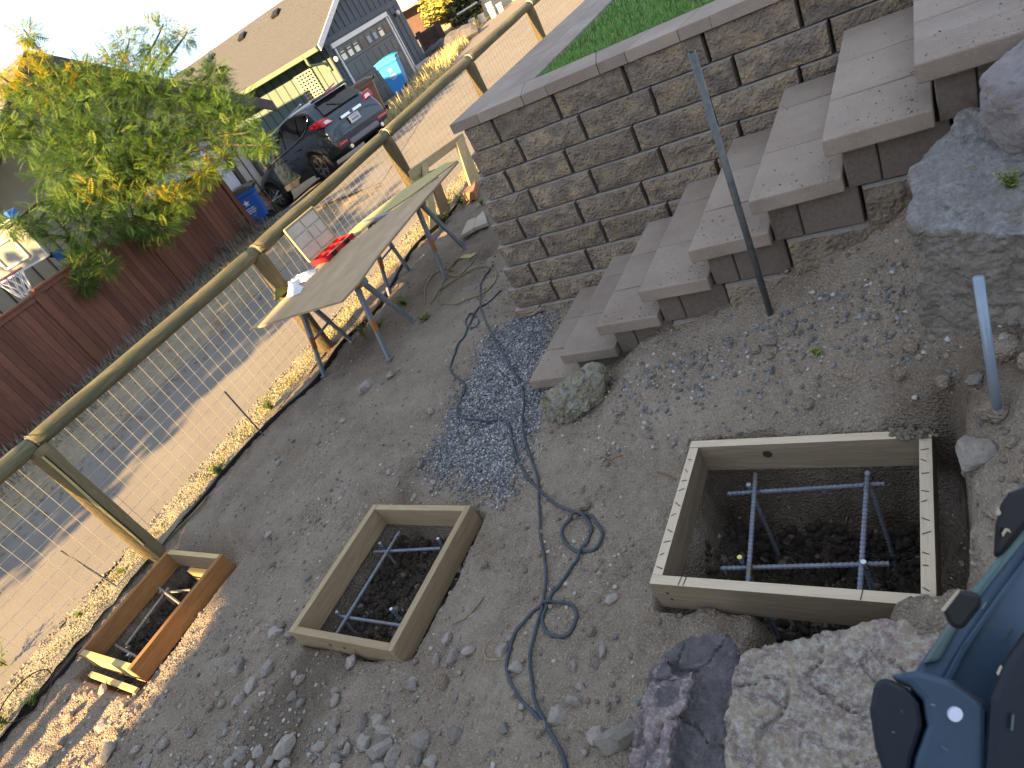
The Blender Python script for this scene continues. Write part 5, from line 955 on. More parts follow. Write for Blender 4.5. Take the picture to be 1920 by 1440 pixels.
for sg in (1, -1):
    wside('window', np.linspace(.62, -.36, 8), .05, .90, sg, m_carg); wside('window', np.linspace(-.41, -1.20, 7), .05, .90, sg, m_carg); wside('window', np.linspace(-1.25, -1.72, 6), lambda x: .06 + .30 * max(0, (-1.25 - x) / .47), lambda x: .90 - .22 * max(0, (-1.25 - x) / .47), sg, m_carg)
    st_ = []
    for x in np.linspace(.70, -1.35, 16): c = cs(x); st_.append((x, sg * (c[3] + .024), c[2] + .012))
    for x, tt in ((-1.55, .14), (-1.68, .30), (-1.74, .5), (-1.74, .62)): c = cs(x); st_.append((x, sg * (c[3] + (c[5] - c[3]) * tt + .026), c[2] + (c[4] - .045 - c[2]) * tt))
    mb = MB(); mb.tube(st_, .009, 6); mb.build('chrome_strip', m_chrome, car)
    mb = MB(); mb.bar((.55, sg * .60, 1.585 - .03), (-1.6, sg * .56, 1.665), .03, .03); mb.build('roof_rail', m_chrome, car)
    for x in (.05, -.85): mb = MB(); mb.box((x, sg * .945, .93), (.18, .035, .03)); mb.build('door_handle', m_paint, car, bevel=.008)
    mb = MB(); mb.box((.60, sg * 1.02, 1.05), (.10, .20, .15)); mb.build('wing_mirror', m_clad, car, bevel=.04)
    for x in (1.345, -1.345):
        mb = MB(); mb.tube([(x + .43 * math.cos(t), sg * .915, .345 + .43 * math.sin(t)) for t in np.linspace(-.35, math.pi + .35, 20)], .045, 8); mb.build('arch_trim', m_clad, car, smooth=True)
        mb = MB(); mb.lathe([(.40, -.02), (.40, .02)], 24, (x, sg * .905, .345), Matrix.Rotation(R(90), 3, 'X')); mb.build('wheel_well', m_black, car)
        w_ = put('wheel', None, car, (x, sg * .80, .345)); rt = Matrix.Rotation(R(-90 * sg), 3, 'X')
        mb = MB(); mb.lathe([(.24, -.10), (.30, -.12), (.345, -.10), (.352, 0), (.345, .10), (.30, .135), (.245, .13)], 28, (0, 0, 0), rt); mb.build('tyre', m_tyre, w_, smooth=True)
        mb = MB(); mb.lathe([(.25, .10), (.255, .128), (.235, .132), (.225, .10)], 28, (0, 0, 0), rt); mb.lathe([(.05, .09), (.05, .13), (.03, .135)], 12, (0, 0, 0), rt)
        for k in range(10):
            a = 2 * math.pi * (k // 2) / 5 + (.16 if k % 2 else -.16); a0 = 2 * math.pi * (k // 2) / 5
            mb.bar(rt @ Vector((.04 * math.cos(a0), .04 * math.sin(a0), .12)), rt @ Vector((.24 * math.cos(a), .24 * math.sin(a), .12)), .03, .025, rt @ Vector((0, 0, 1)))
        mb.build('rim', m_alloy, w_)
    mb = MB(); mb.bar((.95, sg * .93, .36), (-.92, sg * .93, .36), .05, .14); mb.build('sill', m_clad, car, bevel=.015)
    mb = MB(); mb.prism([(-2.275, sg * .50, .99), (-2.255, sg * .80, 1.00), (-2.18, sg * .84, 1.17), (-2.22, sg * .62, 1.14)], (.05, 0, 0)); mb.prism([(-2.25, sg * .80, 1.00), (-1.86, sg * .905, 1.10), (-1.90, sg * .88, 1.17), (-2.17, sg * .84, 1.17)], (0, sg * .03, 0)); tl_ = mb.build('tail_light', m_tail, car, bevel=.01)
    mb = MB(); mb.prism([(-2.285, sg * .56, 1.01), (-2.272, sg * .74, 1.02), (-2.24, sg * .74, 1.09), (-2.25, sg * .62, 1.09)], (.01, 0, 0)); q = mb.build('reversing_lens', m_clear); q.parent = tl_
    mb = MB(); mb.box((-2.30, sg * .66, .52), (.03, .26, .06)); mb.build('rear_reflector', m_tail, car, bevel=.008)
    mb = MB(); mb.tube([(-2.33, sg * .52, .36), (-2.2, sg * .52, .37)], .045, 12); mb.build('exhaust', m_chrome, car)
mb = MB(); mb.prism([(-1.985, -.50, 1.51), (-1.985, .50, 1.51), (-2.205, .60, 1.19), (-2.205, -.60, 1.19)], (.02, 0, .0)); mb.build('rear_window', m_carg, car, bevel=.01)
mb = MB(); mb.box((-2.0, 0, 1.555), (.20, 1.04, .05)); mb.build('spoiler', m_paint, car, bevel=.02); mb = MB(); mb.box((-2.105, 0, 1.553), (.02, .36, .022)); mb.build('brake_light', m_tail, car)
mb = MB(); mb.bar((-2.225, .02, 1.20), (-2.10, .30, 1.36), .02, .02); mb.build('rear_wiper', m_clad, car)
mb = MB(); mb.box((-2.295, 0, .96), (.03, .66, .07)); mb.build('chrome_bar', m_chrome, car, bevel=.012); mb = MB(); mb.lathe([(.055, 0), (.05, .012)], 16, (-2.31, 0, .965), Matrix.Rotation(R(-90), 3, 'Y') @ Matrix.Scale(.6, 3, Vector((1, 0, 0)))); mb.build('badge', m_ptext, car)
mb = MB(); mb.box((-2.295, 0, .82), (.012, .32, .16)); pl_ = mb.build('number_plate', m_plate, car, bevel=.004); mb = MB()
for r_, nn in ((.045, 4), (-.02, 6)):
    for k in range(nn): mb.box((-2.303, -.11 + .22 * (k + .5) / nn, .82 + r_), (.004, .02, .045 if r_ < 0 else .025))
q = mb.build('plate_marks', m_ptext); q.parent = pl_
mb = MB(); mb.box((-2.22, 0, .52), (.16, 1.66, .22)); mb.build('rear_bumper', m_clad, car, bevel=.05); mb = MB(); mb.box((-2.28, 0, .44), (.08, .95, .13)); mb.build('skid_plate', m_silver, car, bevel=.03)
mb = MB(); mb.box((-2.27, .30, .70), (.012, .5, .008)); mb.build('tailgate_seam', m_black, car)
# ------------------------------------------------------------------ wheeled carts
m_bin1 = M('blue_bin', (.012, .10, .42), (.015, .115, .46), scale=5, rough=.5); m_binl = M('dusty_lid', (.10, .085, .08), rough=.7); m_bin2 = M('cyan_bin', (.03, .26, .62), rough=.45); m_bin2l = M('cyan_lid', (.02, .44, .58), rough=.4); m_bin3 = M('brown_bin', (.20, .105, .06), (.23, .125, .075), scale=6, rough=.7); m_bin3l = M('brown_lid', (.17, .125, .095), rough=.7); m_logo = M('white_print', (.72, .74, .78), rough=.6)
def cart(px, yaw, mb_, ml_, h, label, logo=True, z=None):
    p = atG(*px) if z is None else atZ(*px, z); e = empty('wheeled_bin', p, label, 'wheeled bin', 'wheeled rubbish bins by the houses', yaw); w0, w1, d0, d1 = .20, .27, .22, .31; w0, w1, d0, d1 = [q * h / .98 for q in (w0, w1, d0, d1)]
    mb = MB(); A = [(-d0, -w0, .05), (d0, -w0, .05), (d0, w0, .05), (-d0, w0, .05)]; B = [(-d1 * .93, -w1 * .92, h * .8), (d1 * .93, -w1 * .92, h * .8), (d1 * .93, w1 * .92, h * .8), (-d1 * .93, w1 * .92, h * .8)]; D = [(-d1, -w1, h * .82), (d1, -w1, h * .82), (d1, w1, h * .82), (-d1, w1, h * .82)]; E = [(x, y, h * .93) for x, y, _ in D]
    mb.add(A + B + D + E, [(3, 2, 1, 0)] + [(r_ * 4 + k, r_ * 4 + (k + 1) % 4, r_ * 4 + 4 + (k + 1) % 4, r_ * 4 + 4 + k) for r_ in range(3) for k in range(4)] + [(12, 13, 14, 15)]); mb.build('body', mb_, e, bevel=.02)
    mb = MB(); L = [(-d1 - .02, .0), (-d1 * .5, .055), (d1 * .3, .06), (d1 + .03, .01), (d1 + .03, -.025), (-d1 - .02, -.03)]; mb.prism([(x, -w1 - .015, h * .945 + z_) for x, z_ in L], (0, 2 * w1 + .03, 0)); mb.build('lid', ml_, e, bevel=.012)
    mb = MB(); mb.tube([(-d1 - .09, -w1 * .8, h * .93), (-d1 - .09, w1 * .8, h * .93)], .016, 8); [mb.bar((-d1, s_ * w1 * .78, h * .9), (-d1 - .09, s_ * w1 * .78, h * .93), .03, .03) for s_ in (1, -1)]; mb.build('handle', m_metal, e)
    for s_ in (1, -1): mb = MB(); mb.lathe([(.04, -.025), (.11, -.025), (.11, .025), (.04, .025)], 16, (-d0 - .02, s_ * (w0 + .03), .11), Matrix.Rotation(R(90), 3, 'X')); mb.build('wheel', m_tyre, e)
    if logo:
        t = (h * .62 - .05) / (h * .75); yy = w0 + (w1 * .92 - w0) * t; sl = (w1 * .92 - w0) / (h * .75); mb = MB()
        def lp_(x, z_): return (x, w0 + (w1 * .92 - w0) * (z_ - .05) / (h * .75) + .004, z_)
        st = [lp_(.075 * (1 if k % 2 == 0 else .45) * math.sin(2 * math.pi * k / 10) + .0, h * .66 + .075 * (1 if k % 2 == 0 else .45) * math.cos(2 * math.pi * k / 10)) for k in range(10)]; mb.prism(st, (0, .003, 0))
        for r_, wd in ((.53, .10), (.48, .12), (.43, .085)):
            for k in range(6): xx = -wd + 2 * wd * (k + .5) / 6; mb.prism([lp_(xx - wd * .12, h * r_ - .012), lp_(xx + wd * .12, h * r_ - .012), lp_(xx + wd * .12, h * r_ + .012), lp_(xx - wd * .12, h * r_ + .012)], (0, .003, 0))
        mb.build('printed_logo', m_logo, e)
    return e
cart((497, 424), R(222), m_bin1, m_binl, .90, 'deep blue wheeled bin with a white star logo at the end of the red fence', True, -2.28)
cart((714, 222), R(215), m_bin3, m_bin3l, 1.12, 'brown wheeled bin standing right behind the car', False)
cart((757, 172), R(205), m_bin2, m_bin2l, 1.12, 'bright cyan wheeled bin in front of the garage door')
# ------------------------------------------------------------------ bicycle
bw = [atR(502, 366, 17.4), atR(447, 398, 17.2)]; d_ = (bw[1] - bw[0]); d_.z = 0; d_.normalize(); bz = lane_z(bw[0].x, bw[0].y) + .33; bk = empty('bicycle', (bw[0].x, bw[0].y, bz - .33), 'old red framed bicycle behind the left blue bin', 'bicycle')
m_bred = M('red_frame', (.28, .04, .04), rough=.4); up_ = Vector((0, 0, 1)); B0 = Vector((bw[0].x, bw[0].y, bz)); B1 = B0 + d_ * 1.02
for c in (B0, B1):
    mb = MB(); mb.tube([c + d_ * .32 * math.cos(t) + up_ * .32 * math.sin(t) for t in np.linspace(0, 2 * math.pi, 28)], .016, 6, False); w_ = under(mb.build('wheel', m_tyre), bk)
    mb = MB(); [mb.tube([c, c + d_ * .31 * math.cos(t) + up_ * .31 * math.sin(t)], .003, 3, False) for t in np.linspace(0, 2 * math.pi, 17)[:-1]]; under(mb.build('spokes', m_chrome), bk)
BB = B0 + d_ * .42 + up_ * -.05; SE = B0 + d_ * .25 + up_ * .50; HD = B0 + d_ * .85 + up_ * .52
mb = MB(); [mb.tube([a, b], .016, 8) for a, b in ((B0, BB), (BB, SE), (SE, HD), (BB, HD - up_ * .12), (B0, SE), (HD + up_ * .1, B1))]; under(mb.build('frame', m_bred), bk)
mb = MB(); sdv = d_.cross(up_); mb.tube([HD + up_ * .12, HD + up_ * .22 + d_ * .05], .014, 6); mb.tube(smooth_path([HD + up_ * .2 + sdv * .3 - d_ * .12, HD + up_ * .24 + sdv * .2, HD + up_ * .22, HD + up_ * .24 - sdv * .2, HD + up_ * .2 - sdv * .3 - d_ * .12], 4), .012, 6); under(mb.build('handlebar', m_chrome), bk)
mb = MB(); mb.bar(SE + up_ * .10 - d_ * .14, SE + up_ * .12 + d_ * .12, .14, .06); mb.tube([SE, SE + up_ * .1], .012, 6); under(mb.build('saddle', m_latch, bevel=.02), bk)
mb = MB(); mb.lathe([(.09, -.006), (.09, .006)], 16, BB, Matrix(((d_.x, 0, sdv.x), (d_.y, 0, sdv.y), (0, 1, 0)))); under(mb.build('chainring', m_latch), bk)
# ------------------------------------------------------------------ locust tree
LM = [M('locust_green', (.09, .17, .036), rough=.6), M('locust_dark', (.052, .12, .036), rough=.65), M('locust_yellow_green', (.22, .29, .045), rough=.6), M('locust_yellow', (.48, .36, .04), rough=.6)]
for q in LM:
    b_ = q.node_tree.nodes['Principled BSDF']; tr_ = q.node_tree.nodes.new('ShaderNodeBsdfTranslucent'); ms_ = q.node_tree.nodes.new('ShaderNodeMixShader'); ms_.inputs[0].default_value = .35; c_ = b_.inputs['Base Color'].default_value; tr_.inputs[0].default_value = (min(c_[0] * 1.8, .9), min(c_[1] * 1.6, .9), c_[2], 1)
    q.node_tree.links.new(b_.outputs[0], ms_.inputs[1]); q.node_tree.links.new(tr_.outputs[0], ms_.inputs[2]); q.node_tree.links.new(ms_.outputs[0], q.node_tree.nodes['Material Output'].inputs[0])
def frond(seed, np_=9):
    rg = random.Random(seed); V, F = [], []; dr = rg.uniform(.25, .7)
    for i in range(np_):
        t = (i + 1) / np_; c = Vector((t, 0, -dr * t * t * .6)); ll = .26 * math.sin(math.pi * (.18 + .76 * t)) + .03
        for s_ in (1, -1):
            d = Vector((.30, s_, -.25 + rg.uniform(-.15, .15))).normalized(); w = Vector((.034, 0, 0)); b = len(V)
            V += [c, c + d * ll * .55 + w, c + d * ll, c + d * ll * .55 - w]; F.append((b, b + 1, b + 2, b + 3))
    return np.array([v[:] for v in V]), np.array(F)
FD = [frond(i) for i in range(6)]
tree = empty('locust_tree', atR(300, 420, 14.6), 'feathery green and yellow locust tree hanging over the red fence', 'tree'); TB = Vector(tree.location); TB.z = -2.45; tree.location = TB
BL = [(150, 250, 95, 14.6), (250, 215, 105, 14.8), (340, 230, 95, 14.6), (420, 225, 62, 14.0), (200, 330, 110, 14.2), (310, 320, 82, 14.0), (120, 320, 60, 14.3), (110, 215, 62, 14.8), (80, 160, 50, 15.0), (60, 105, 26, 15.1), (52, 65, 18, 15.2), (20, 215, 46, 15.0), (10, 150, 26, 15.0), (0, 260, 32, 14.6), (160, 425, 62, 13.4), (155, 490, 34, 12.9), (160, 530, 20, 12.7), (60, 425, 26, 13.4), (20, 425, 24, 13.4), (250, 405, 55, 13.5), (300, 425, 40, 13.2), (330, 370, 42, 13.4), (200, 500, 24, 12.6), (455, 250, 42, 13.5), (490, 272, 26, 13.2), (240, 85, 34, 15.3), (300, 60, 38, 15.5), (345, 70, 26, 15.5), (300, 100, 30, 15.2), (215, 125, 38, 15.0), (385, 160, 40, 14.6), (270, 145, 50, 15.0), (160, 135, 38, 15.0), (410, 185, 44, 14.4), (130, 375, 40, 13.8), (420, 300, 24, 13.6), (385, 325, 30, 13.5), (405, 132, 22, 14.6)]
PP, DD, CC = [], [], []; bl3 = []
for u, v, r_, rg_ in BL:
    c = np.array(atR(u, v, rg_)); rr = max(r_ - 14, 9) / 1258 * rg_ * 1.15; bl3.append((Vector(c), rr)); n = int(70 + 640 * (rr / 1.0) ** 2)
    d = rng.normal(0, 1, (n, 3)); d /= np.linalg.norm(d, axis=1)[:, None]; d[:, 2] *= .85; q = c + d * rr * (rng.random((n, 1)) ** .45); PP.append(q); dd = d + rng.normal(0, .55, (n, 3)); dd[:, 2] -= .15; DD.append(dd)
    up = (q[:, 2] - c[2]) / rr; yl = fbm(q[:, 0] * 1.0, q[:, 2] * 1.0 + q[:, 1] * .7, 1.1, 3, 261) + .10 * up + (.22 if v < 190 and u < 200 else 0) + (.28 if u > 440 else 0) + (.10 if u > 380 else 0) + (.10 if v < 170 else 0) + (.10 if r_ < 35 else 0)
    rr_ = rng.random(n); CC.append(np.where(yl > .36, np.where(rr_ < .6, 3, 2), np.where(yl > .20, np.where(rr_ < .5, 2, 0), np.where(rr_ < .06, 2, np.where(rr_ < .45, 1, 0)))))
PP, DD, CC = np.concatenate(PP), np.concatenate(DD), np.concatenate(CC); n = len(PP)
k = PP[:, 2] > -2.0; PP, DD, CC = PP[k], DD[k], CC[k]; n = len(PP)
X = DD / np.linalg.norm(DD, axis=1)[:, None]; up = np.tile([0, 0, 1.], (n, 1)) + rng.normal(0, .5, (n, 3)); Yv = np.cross(up, X); Yv /= np.linalg.norm(Yv, axis=1)[:, None]; Zv = np.cross(X, Yv)
V, F, mi = scatter(FD, PP, rng.uniform(.14, .27, n), np.stack([X, Yv, Zv], -1), CC); cr = arrays('crown', V, F, LM, midx=mi); under(cr, tree); stuff(cr)
m_bark = M('grey_bark', (.075, .06, .048), (.11, .09, .07), scale=9, rough=.9, bump=.5, bscale=30)
fork = TB + Vector((-.1, 0, 1.9)); mb = MB(); mb.tube(smooth_path([TB, TB + Vector((.05, .02, 1.0)), fork], 5), [.13 - .005 * i for i in range(11)], 10); under(mb.build('trunk', m_bark, smooth=True), tree)
mb = MB()
for c, rr in bl3:
    m_ = fork.lerp(c, .55) + Vector((-.45 + random.uniform(-.2, .2), random.uniform(.1, .5), .35)); mb.tube(smooth_path([fork, m_, c, c + (c - m_).normalized() * rr * .5], 4), list(np.linspace(.04, .004, 13)), 5)
under(mb.build('limbs', m_bark, smooth=True), tree)
# ------------------------------------------------------------------ things far up the lane
m_och = M('ochre_soil', (.42, .24, .11), (.50, .32, .16), scale=1.5, c3=(.46, .36, .20), scale2=9, rough=.95, bump=.5, bscale=20); m_terra = M('terracotta_soil', (.34, .15, .09), (.40, .20, .12), scale=3, rough=.95)
def patch(name, px, lift, mat):
    P = [atG(u, v) for u, v in px]; mb = MB(); mb.add([p + Vector((0, 0, lift)) for p in P], [tuple(range(len(P)))]); return struct(mb.build(name, mat))
patch('path', [(748, 0), (806, 96), (840, 80), (890, 66), (930, 20), (880, -25), (760, -25)], .03, m_och)
patch('path', [(826, 84), (850, 42), (884, 30), (900, 62), (870, 78)], .05, m_terra)
m_gate = M('dark_brown_timber', (.075, .045, .038), (.10, .06, .05), scale=6, rough=.8); m_yel = M('honey_timber', (.55, .30, .06), (.62, .37, .09), scale=5, stretch=(1, 1, 6), rough=.7)
g0, g1 = atG(800, 95), atG(836, 78); gt0, gt1 = vtop(g0, 781, 64), vtop(g1, 819, 42); gd = (g1 - g0); gl_ = gd.length; gd.normalize()
gate = empty('picket_gate', g0, 'dark brown picket gate beside the garage house corner', 'gate')
for t in (0, 1): mb = MB(); p = g0.lerp(g1, t); mb.box((p.x, p.y, (p.z + (gt0, gt1)[t]) / 2 - .05), (.16, .16, (gt0, gt1)[t] - p.z + .2)); under(mb.build('post', m_gate), gate)
for t in (.12, .9):
    mb = MB(); a = g0.copy(); b = g1.copy(); a.z = g0.z + (gt0 - g0.z) * t; b.z = g1.z + (gt1 - g1.z) * t; mb.bar(a, b, .05, .10); under(mb.build('rail', m_gate), gate)
for i in range(11): p = g0.lerp(g1, (i + .8) / 12); zt = gt0 + (gt1 - gt0) * (i + .8) / 12; mb = MB(); mb.box((p.x, p.y, (p.z + zt) / 2), (.055, .055, (zt - p.z) * .82)); under(mb.build('picket', m_gate), gate)
def hfence(a, b, ta, tb, nb, mat, label, name):
    p0, p1 = atG(*a), atG(*b); z0, z1 = vtop(p0, *ta), vtop(p1, *tb); e = empty(name, p0, label, 'fence')
    for i in range(nb):
        f0, f1 = i / nb, (i + .93) / nb; mb = MB(); A = [Vector((p0.x, p0.y, p0.z + (z0 - p0.z) * f0)), Vector((p1.x, p1.y, p1.z + (z1 - p1.z) * f0)), Vector((p1.x, p1.y, p1.z + (z1 - p1.z) * f1)), Vector((p0.x, p0.y, p0.z + (z0 - p0.z) * f1))]; mb.prism(A, (.04, .04, 0)); under(mb.build('board', mat), e)
hfence((793, 57), (826, 40), (785, 43), (822, 24), 4, m_yel, 'low honey coloured board fence left of the gate', 'board_fence')
hfence((829, 52), (858, 34), (817, 37), (851, 16), 5, m_yel, 'honey coloured board fence right of the gate', 'board_fence')
hfence((905, 30), (914, 25), (897, 18), (912, 12), 3, m_yel, 'short honey coloured fence end behind the white buckets', 'board_fence')
p0, p1 = atG(850, 55), atG(866, 44); e = empty('iron_fence', p0, 'thin dark iron railing in front of the terracotta soil', 'fence')
for i in range(13): p = p0.lerp(p1, i / 12); mb = MB(); mb.tube([p, p + Vector((0, 0, 1.0))], .018, 5); under(mb.build('baluster', m_metal), e)
mb = MB(); mb.bar(p0 + Vector((0, 0, 1)), p1 + Vector((0, 0, 1)), .04, .04); under(mb.build('rail', m_metal), e)
a, b = atR(857, 28, 30), atR(895, 4, 30); e = empty('metal_pole', a, 'bright slanting metal rail above the terracotta soil', 'rail'); mb = MB(); mb.tube([a, b], .035, 6); under(mb.build('tube', m_chrome), e); mb = MB(); [mb.tube([a.lerp(b, t), Vector((*a.lerp(b, t)[:2], -1.9))], .03, 6) for t in (.05, .95)]; under(mb.build('post', m_metal), e)
# dark landscape rocks
m_dkrock = M('dark_landscape_rock', (.075, .075, .08), (.12, .12, .125), scale=5, rough=.9, bump=.6)
for i, (u, v, s, lab) in enumerate([(818, 104, .45, 'flat dark rock at the house corner'), (838, 98, .5, 'round dark rock left of the grass edge'), (858, 88, .55, 'large dark rock in the row beside the lane'), (880, 74, .5, 'dark rock at the right end of the row beside the lane'), (828, 112, .35, 'small dark rock in front of the flat one'), (869, 76, .4, 'dark rock behind the large one in the row')]):
    V, F = ico(2, 120 + i, .3, .7, 1.3, 5); p = atG(u, v); mb = MB(); mb.add((V * [s * 1.2, s, s]).tolist(), F.tolist()); o = mb.build('rock', m_dkrock); o.location = (p.x, p.y, p.z + s * .25); tag(o, lab, 'rock')
mb = MB(); P = [atG(805, 122), atG(880, 82), atG(905, 68), atG(880, 86)]
# buckets
m_bucket = M('white_bucket', (.62, .60, .54), (.68, .66, .6), scale=6, rough=.55); m_steelh = M('wire_handle', (.3, .3, .3), rough=.4, metal=.8)
for i, (u, v, tu, tv, lab, st_) in enumerate([(891, 52, 880, 37, 'white plastic bucket nearest the rocks', 0), (908, 43, 898, 28, 'white plastic bucket second from the rocks', 0), (927, 32, 916, 17, 'white plastic bucket with another one stacked in it', 1), (941, 22, 931, 8, 'white plastic bucket farthest up the lane', 0), (889, 38, 884, 27, 'pale bucket half hidden behind the first two', 0)]):
    p = atG(u, v); h = vtop(p, tu, tv) - p.z; r_ = h * .40; e = empty('bucket', p, lab, 'bucket', 'white buckets at the lane edge'); mb = MB(); mb.lathe([(r_ * .86, 0), (r_ * .95, h * .8), (r_ * 1.03, h * .82), (r_ * 1.03, h * .88), (r_ * .98, h * .9), (r_, h), (r_ * .92, h), (r_ * .86, h * .3)], 18); mb.build('shell', m_bucket, e, smooth=False)
    mb = MB(); mb.tube([(r_ * 1.05 * math.cos(t), r_ * 1.05 * math.sin(t), h * .85 - .2 * h * math.sin(t)) for t in np.linspace(0, math.pi, 10)], .008, 5); mb.build('bail', m_steelh, e)
    if st_: mb = MB(); mb.lathe([(r_ * .86, h * .95), (r_ * .95, h * 1.5), (r_, h * 1.52), (r_, h * 1.6)], 18); mb.build('stacked_bucket', m_bucket, e)
# dark shrub, yellow bush, cream wall, grey roof
def bush(c, r3, n, mats, label, p=None, size=.12, name='bush'):
    d = rng.normal(0, 1, (n, 3)); d /= np.linalg.norm(d, axis=1)[:, None]; q = np.array(c) + d * np.array(r3) * (rng.random((n, 1)) ** .4) * (1 + .35 * fbm(d[:, 0] * 2 + c[0], d[:, 2] * 2 + d[:, 1], 1.3, 2, 281)[:, None])
    V = np.array([(-1, 0, 0), (0, -.5, .1), (1, 0, 0), (0, .5, .1)]); F = np.array([[0, 1, 2, 3]]); q[:, 2] = np.maximum(q[:, 2], lane_z(q[:, 0], q[:, 1]))
    V2, F2, mi = scatter([(V, F)], q, rng.uniform(.5, 1.2, n) * size, rand_rot(n), rng.choice(len(mats), n, p=p)); e = empty(name, (c[0], c[1], float(lane_z(c[0], c[1]))), label, 'shrub' if name == 'bush' else 'tree'); o = arrays('foliage', V2, F2, mats, midx=mi); under(o, e); stuff(o)
    mb = MB(); mb.tube([(c[0], c[1], float(lane_z(c[0], c[1])) - .1), tuple(c)], [.09, .03], 6); under(mb.build('trunk', m_bark), e); return e
YB = [M('bush_yellow', (.42, .36, .09), rough=.8), M('bush_olive', (.24, .24, .07), rough=.8)]; DB = [M('bush_dark', (.03, .04, .022), rough=.8), M('bush_dark_green', (.05, .065, .03), rough=.8)]
bush(atR(838, 8, 34), (1.4, 1.4, .8), 1500, YB, 'sunlit yellow green bush behind the honey coloured fence', size=.16)
bush(atR(872, 18, 32), (.8, .8, .8), 900, DB + YB[1:], 'dark green bush right of the yellow one', size=.15)
bush(atR(905, 12, 36), (1.0, 1.0, .9), 900, DB, 'dark shaded shrub behind the white buckets', size=.16)
p = atG(948, 12); e = empty('shed', p, 'cream wall of a shed at the far end of the lane', 'shed'); mb = MB(); mb.box((p.x + 1.0, p.y + 2.4, p.z + 1.0), (4.4, 4, 2.6)); m_cream = M('cream_wall', (.62, .55, .40), rough=.8); under(mb.build('wall', m_cream), e); mb = MB(); mb.box((p.x + 1.0, p.y + 2.4, p.z + 2.36), (4.8, 4.4, .1)); under(mb.build('roof', m_roofb), e)
p = atR(768, 8, 40); e = empty('outbuilding', (p.x, p.y, -1.6), 'low grey roofed outbuilding behind the garage house', 'building'); m_groof = M('lilac_roof', (.36, .35, .40), rough=.7); mb = MB(); mb.prism([(p.x - 6, p.y, p.z - .1), (p.x + .9, p.y - .6, p.z - .1), (p.x + 1.6, p.y + 4, p.z + .5), (p.x - 6, p.y + 4, p.z + .5)], (0, 0, .14)); under(mb.build('roof', m_groof), e); mb = MB(); mb.box((p.x - 2.6, p.y + 2.4, (p.z - 1.7) / 2 - .1), (6.4, 3.4, p.z + 1.5)); under(mb.build('wall', m_gate), e)
# ------------------------------------------------------------------ machine casing in the near corner (out of focus)
m_mach = M('machine_blue', (.030, .060, .095), (.040, .075, .115), scale=9, rough=.42, bump=.05); m_machd = M('machine_dark_blue', (.012, .019, .030), rough=.45); m_machk = M('machine_black', (.010, .011, .014), rough=.45); m_teal = M('teal_strip', (.06, .13, .13), (.10, .15, .14), scale=12, rough=.5); m_dot = M('white_sticker', (.62, .66, .8), rough=.5); m_dust = M('dust_smear', (.42, .36, .28), rough=.9)
VD = Vector(RM.T @ np.array([0, 0, -1.0]))
def nr(u, v, d): return Vector(ray(u, v) / FPX * d)
mc = empty('machine_casing', nr(1800, 1300, .62), 'blurred dark blue machine casing with a black knob in the near corner', 'machine')
def plate(name, px, d, th, mat, bev=.004, tilt=0):
    mb = MB(); A = [nr(u, v, d + tilt * (1440 - v) / 440) for u, v in px]; cn = sum(A, Vector()) / len(A); B = [cn + (p - cn) * 1.0 + cn.normalized() * th for p in A]; n = len(A); mb.add(A + B, [tuple(range(n)), tuple(range(n, 2 * n))[::-1]] + [(i, n + i, n + (i + 1) % n, (i + 1) % n) for i in range(n)]); return under(mb.build(name, mat, bevel=bev), mc)
plate('casing', [(1712, 1262), (1778, 1168), (1850, 1075), (1925, 980), (1990, 900), (1990, 1500), (1700, 1500), (1690, 1360)], .600, .10, m_mach, .006, .12)
plate('side_strip', [(1728, 1246), (1790, 1150), (1860, 1058), (1935, 965), (1945, 985), (1870, 1078), (1800, 1170), (1762, 1240)], .594, .01, m_teal, .003, .12)
plate('groove', [(1806, 1278), (1812, 1262), (1880, 1150), (1960, 1030), (1960, 1062), (1890, 1180), (1826, 1282)], .597, .01, m_machk, .003, .12)
plate('ridge', [(1760, 1290), (1800, 1215), (1870, 1115), (1950, 1010), (1952, 1020), (1876, 1128), (1812, 1225), (1775, 1300)], .588, .012, m_mach, .004, .12)
plate('end_cap', [(1640, 1278), (1660, 1268), (1700, 1288), (1725, 1318), (1732, 1360), (1712, 1420), (1700, 1500), (1672, 1500), (1640, 1400), (1630, 1330)], .585, .09, m_machd, .010)
plate('front_shell', [(1662, 1266), (1720, 1256), (1790, 1276), (1850, 1320), (1852, 1500), (1702, 1500), (1716, 1420), (1738, 1360), (1730, 1312), (1704, 1284)], .580, .10, m_mach, .010)
plate('rear_shell', [(1852, 1310), (1880, 1240), (1990, 1080), (1990, 1500), (1840, 1500)], .572, .09, m_machd, .010)
mb = MB(); c = nr(1792, 1340, .578); mb.tube([c, c + VD * .006], .0063, 16); under(mb.build('sticker', m_dot), mc)
plate('knob', [(1765, 1142), (1800, 1104), (1838, 1112), (1842, 1135), (1804, 1182), (1782, 1176)], .585, .045, m_machk, .010); plate('knob_wear', [(1763, 1144), (1797, 1104), (1801, 1108), (1770, 1148)], .583, .01, m_dust, .002)
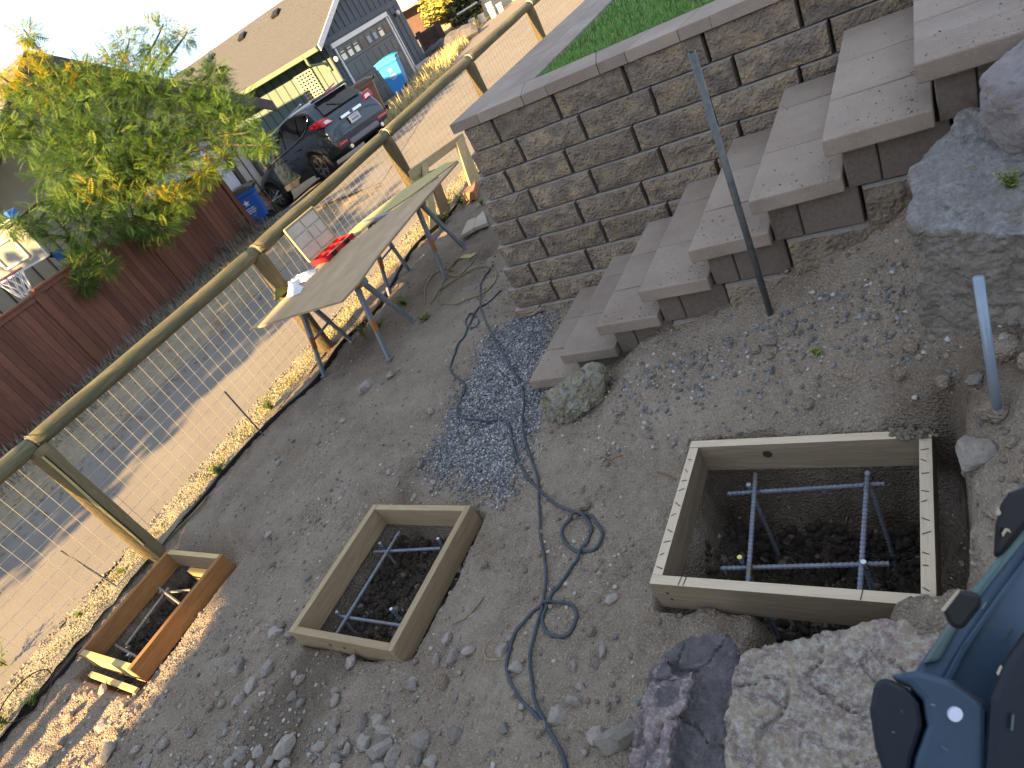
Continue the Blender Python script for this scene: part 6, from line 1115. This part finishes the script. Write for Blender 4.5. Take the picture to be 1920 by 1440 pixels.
plate('upper_guard', [(1862, 1050), (1866, 985), (1876, 945), (1892, 922), (1925, 910), (1990, 900), (1990, 980), (1925, 985), (1880, 1042)], .70, .05, m_machk, .012); plate('worn_patch', [(1878, 1000), (1884, 990), (1893, 992), (1896, 1000), (1888, 996), (1880, 1008)], .695, .006, m_dust, .001); plate('worn_patch', [(1866, 962), (1871, 950), (1878, 962), (1872, 968)], .695, .006, m_dust, .001)
plate('dust_smear', [(1868, 1262), (1876, 1246), (1880, 1250), (1872, 1268)], .570, .004, m_dust, .001)
for i, (u, v, d, a_, L_) in enumerate([(1745, 1320, .577, 12, 9), (1764, 1398, .577, 30, 16), (1690, 1330, .582, 70, 8), (1672, 1372, .582, 10, 6), (1730, 1440, .577, 60, 20), (1900, 1180, .655, 120, 26), (1850, 1130, .668, 125, 14), (1812, 1206, .64, 125, 18), (1902, 1340, .569, 95, 30), (1925, 1290, .569, 40, 12)]):
    du, dv = math.cos(R(a_)) * L_, math.sin(R(a_)) * L_; plate('scuff', [(u, v), (u + du, v + dv), (u + du - dv * .14, v + dv + du * .14), (u - dv * .14, v + du * .14)], d, .001, m_dust if i % 3 == 0 else m_teal, 0)
plate('seam', [(1790, 1275), (1850, 1318), (1848, 1322), (1788, 1279)], .5785, .001, m_machk, 0)
# ------------------------------------------------------------------ unseen house and trees behind the viewpoint that shade the yard
m_own = M('pale_siding', (.5, .47, .43), rough=.8)
mb = MB(); mb.box((6.22, -17.0, 2.85), (23.56, 6.0, 10.9)); mb.box((-6.18, -14.15, 6.1), (1.23, .3, 4.4)); o = struct(mb.build('building', m_own)); o['label'] = 'pale sided house behind the yard'  # house out of view; its thin raised slab only shapes the shadow edge
TM = [M('shade_leaf', (.06, .10, .03), rough=.7), M('shade_leaf_dark', (.04, .07, .025), rough=.7)]
for c, r3, n_ in (((-10.6, -5.5, 1.0), (2.1, 2.0, 2.9), 4200), ((-13.6, -6.5, 1.6), (2.4, 2.2, 3.2), 4200), ((-9.3, -9.0, 2.6), (1.2, 1.6, 2.2), 1500)): bush(c, r3, n_, TM, ['leafy shade tree beside the lane, nearest the yard', 'leafy shade tree beside the lane, farther left', 'leafy shade tree beside the lane, farthest back'][len([o for o in bpy.data.objects if o.name.startswith('shade_tree')])], size=.20, name='shade_tree')
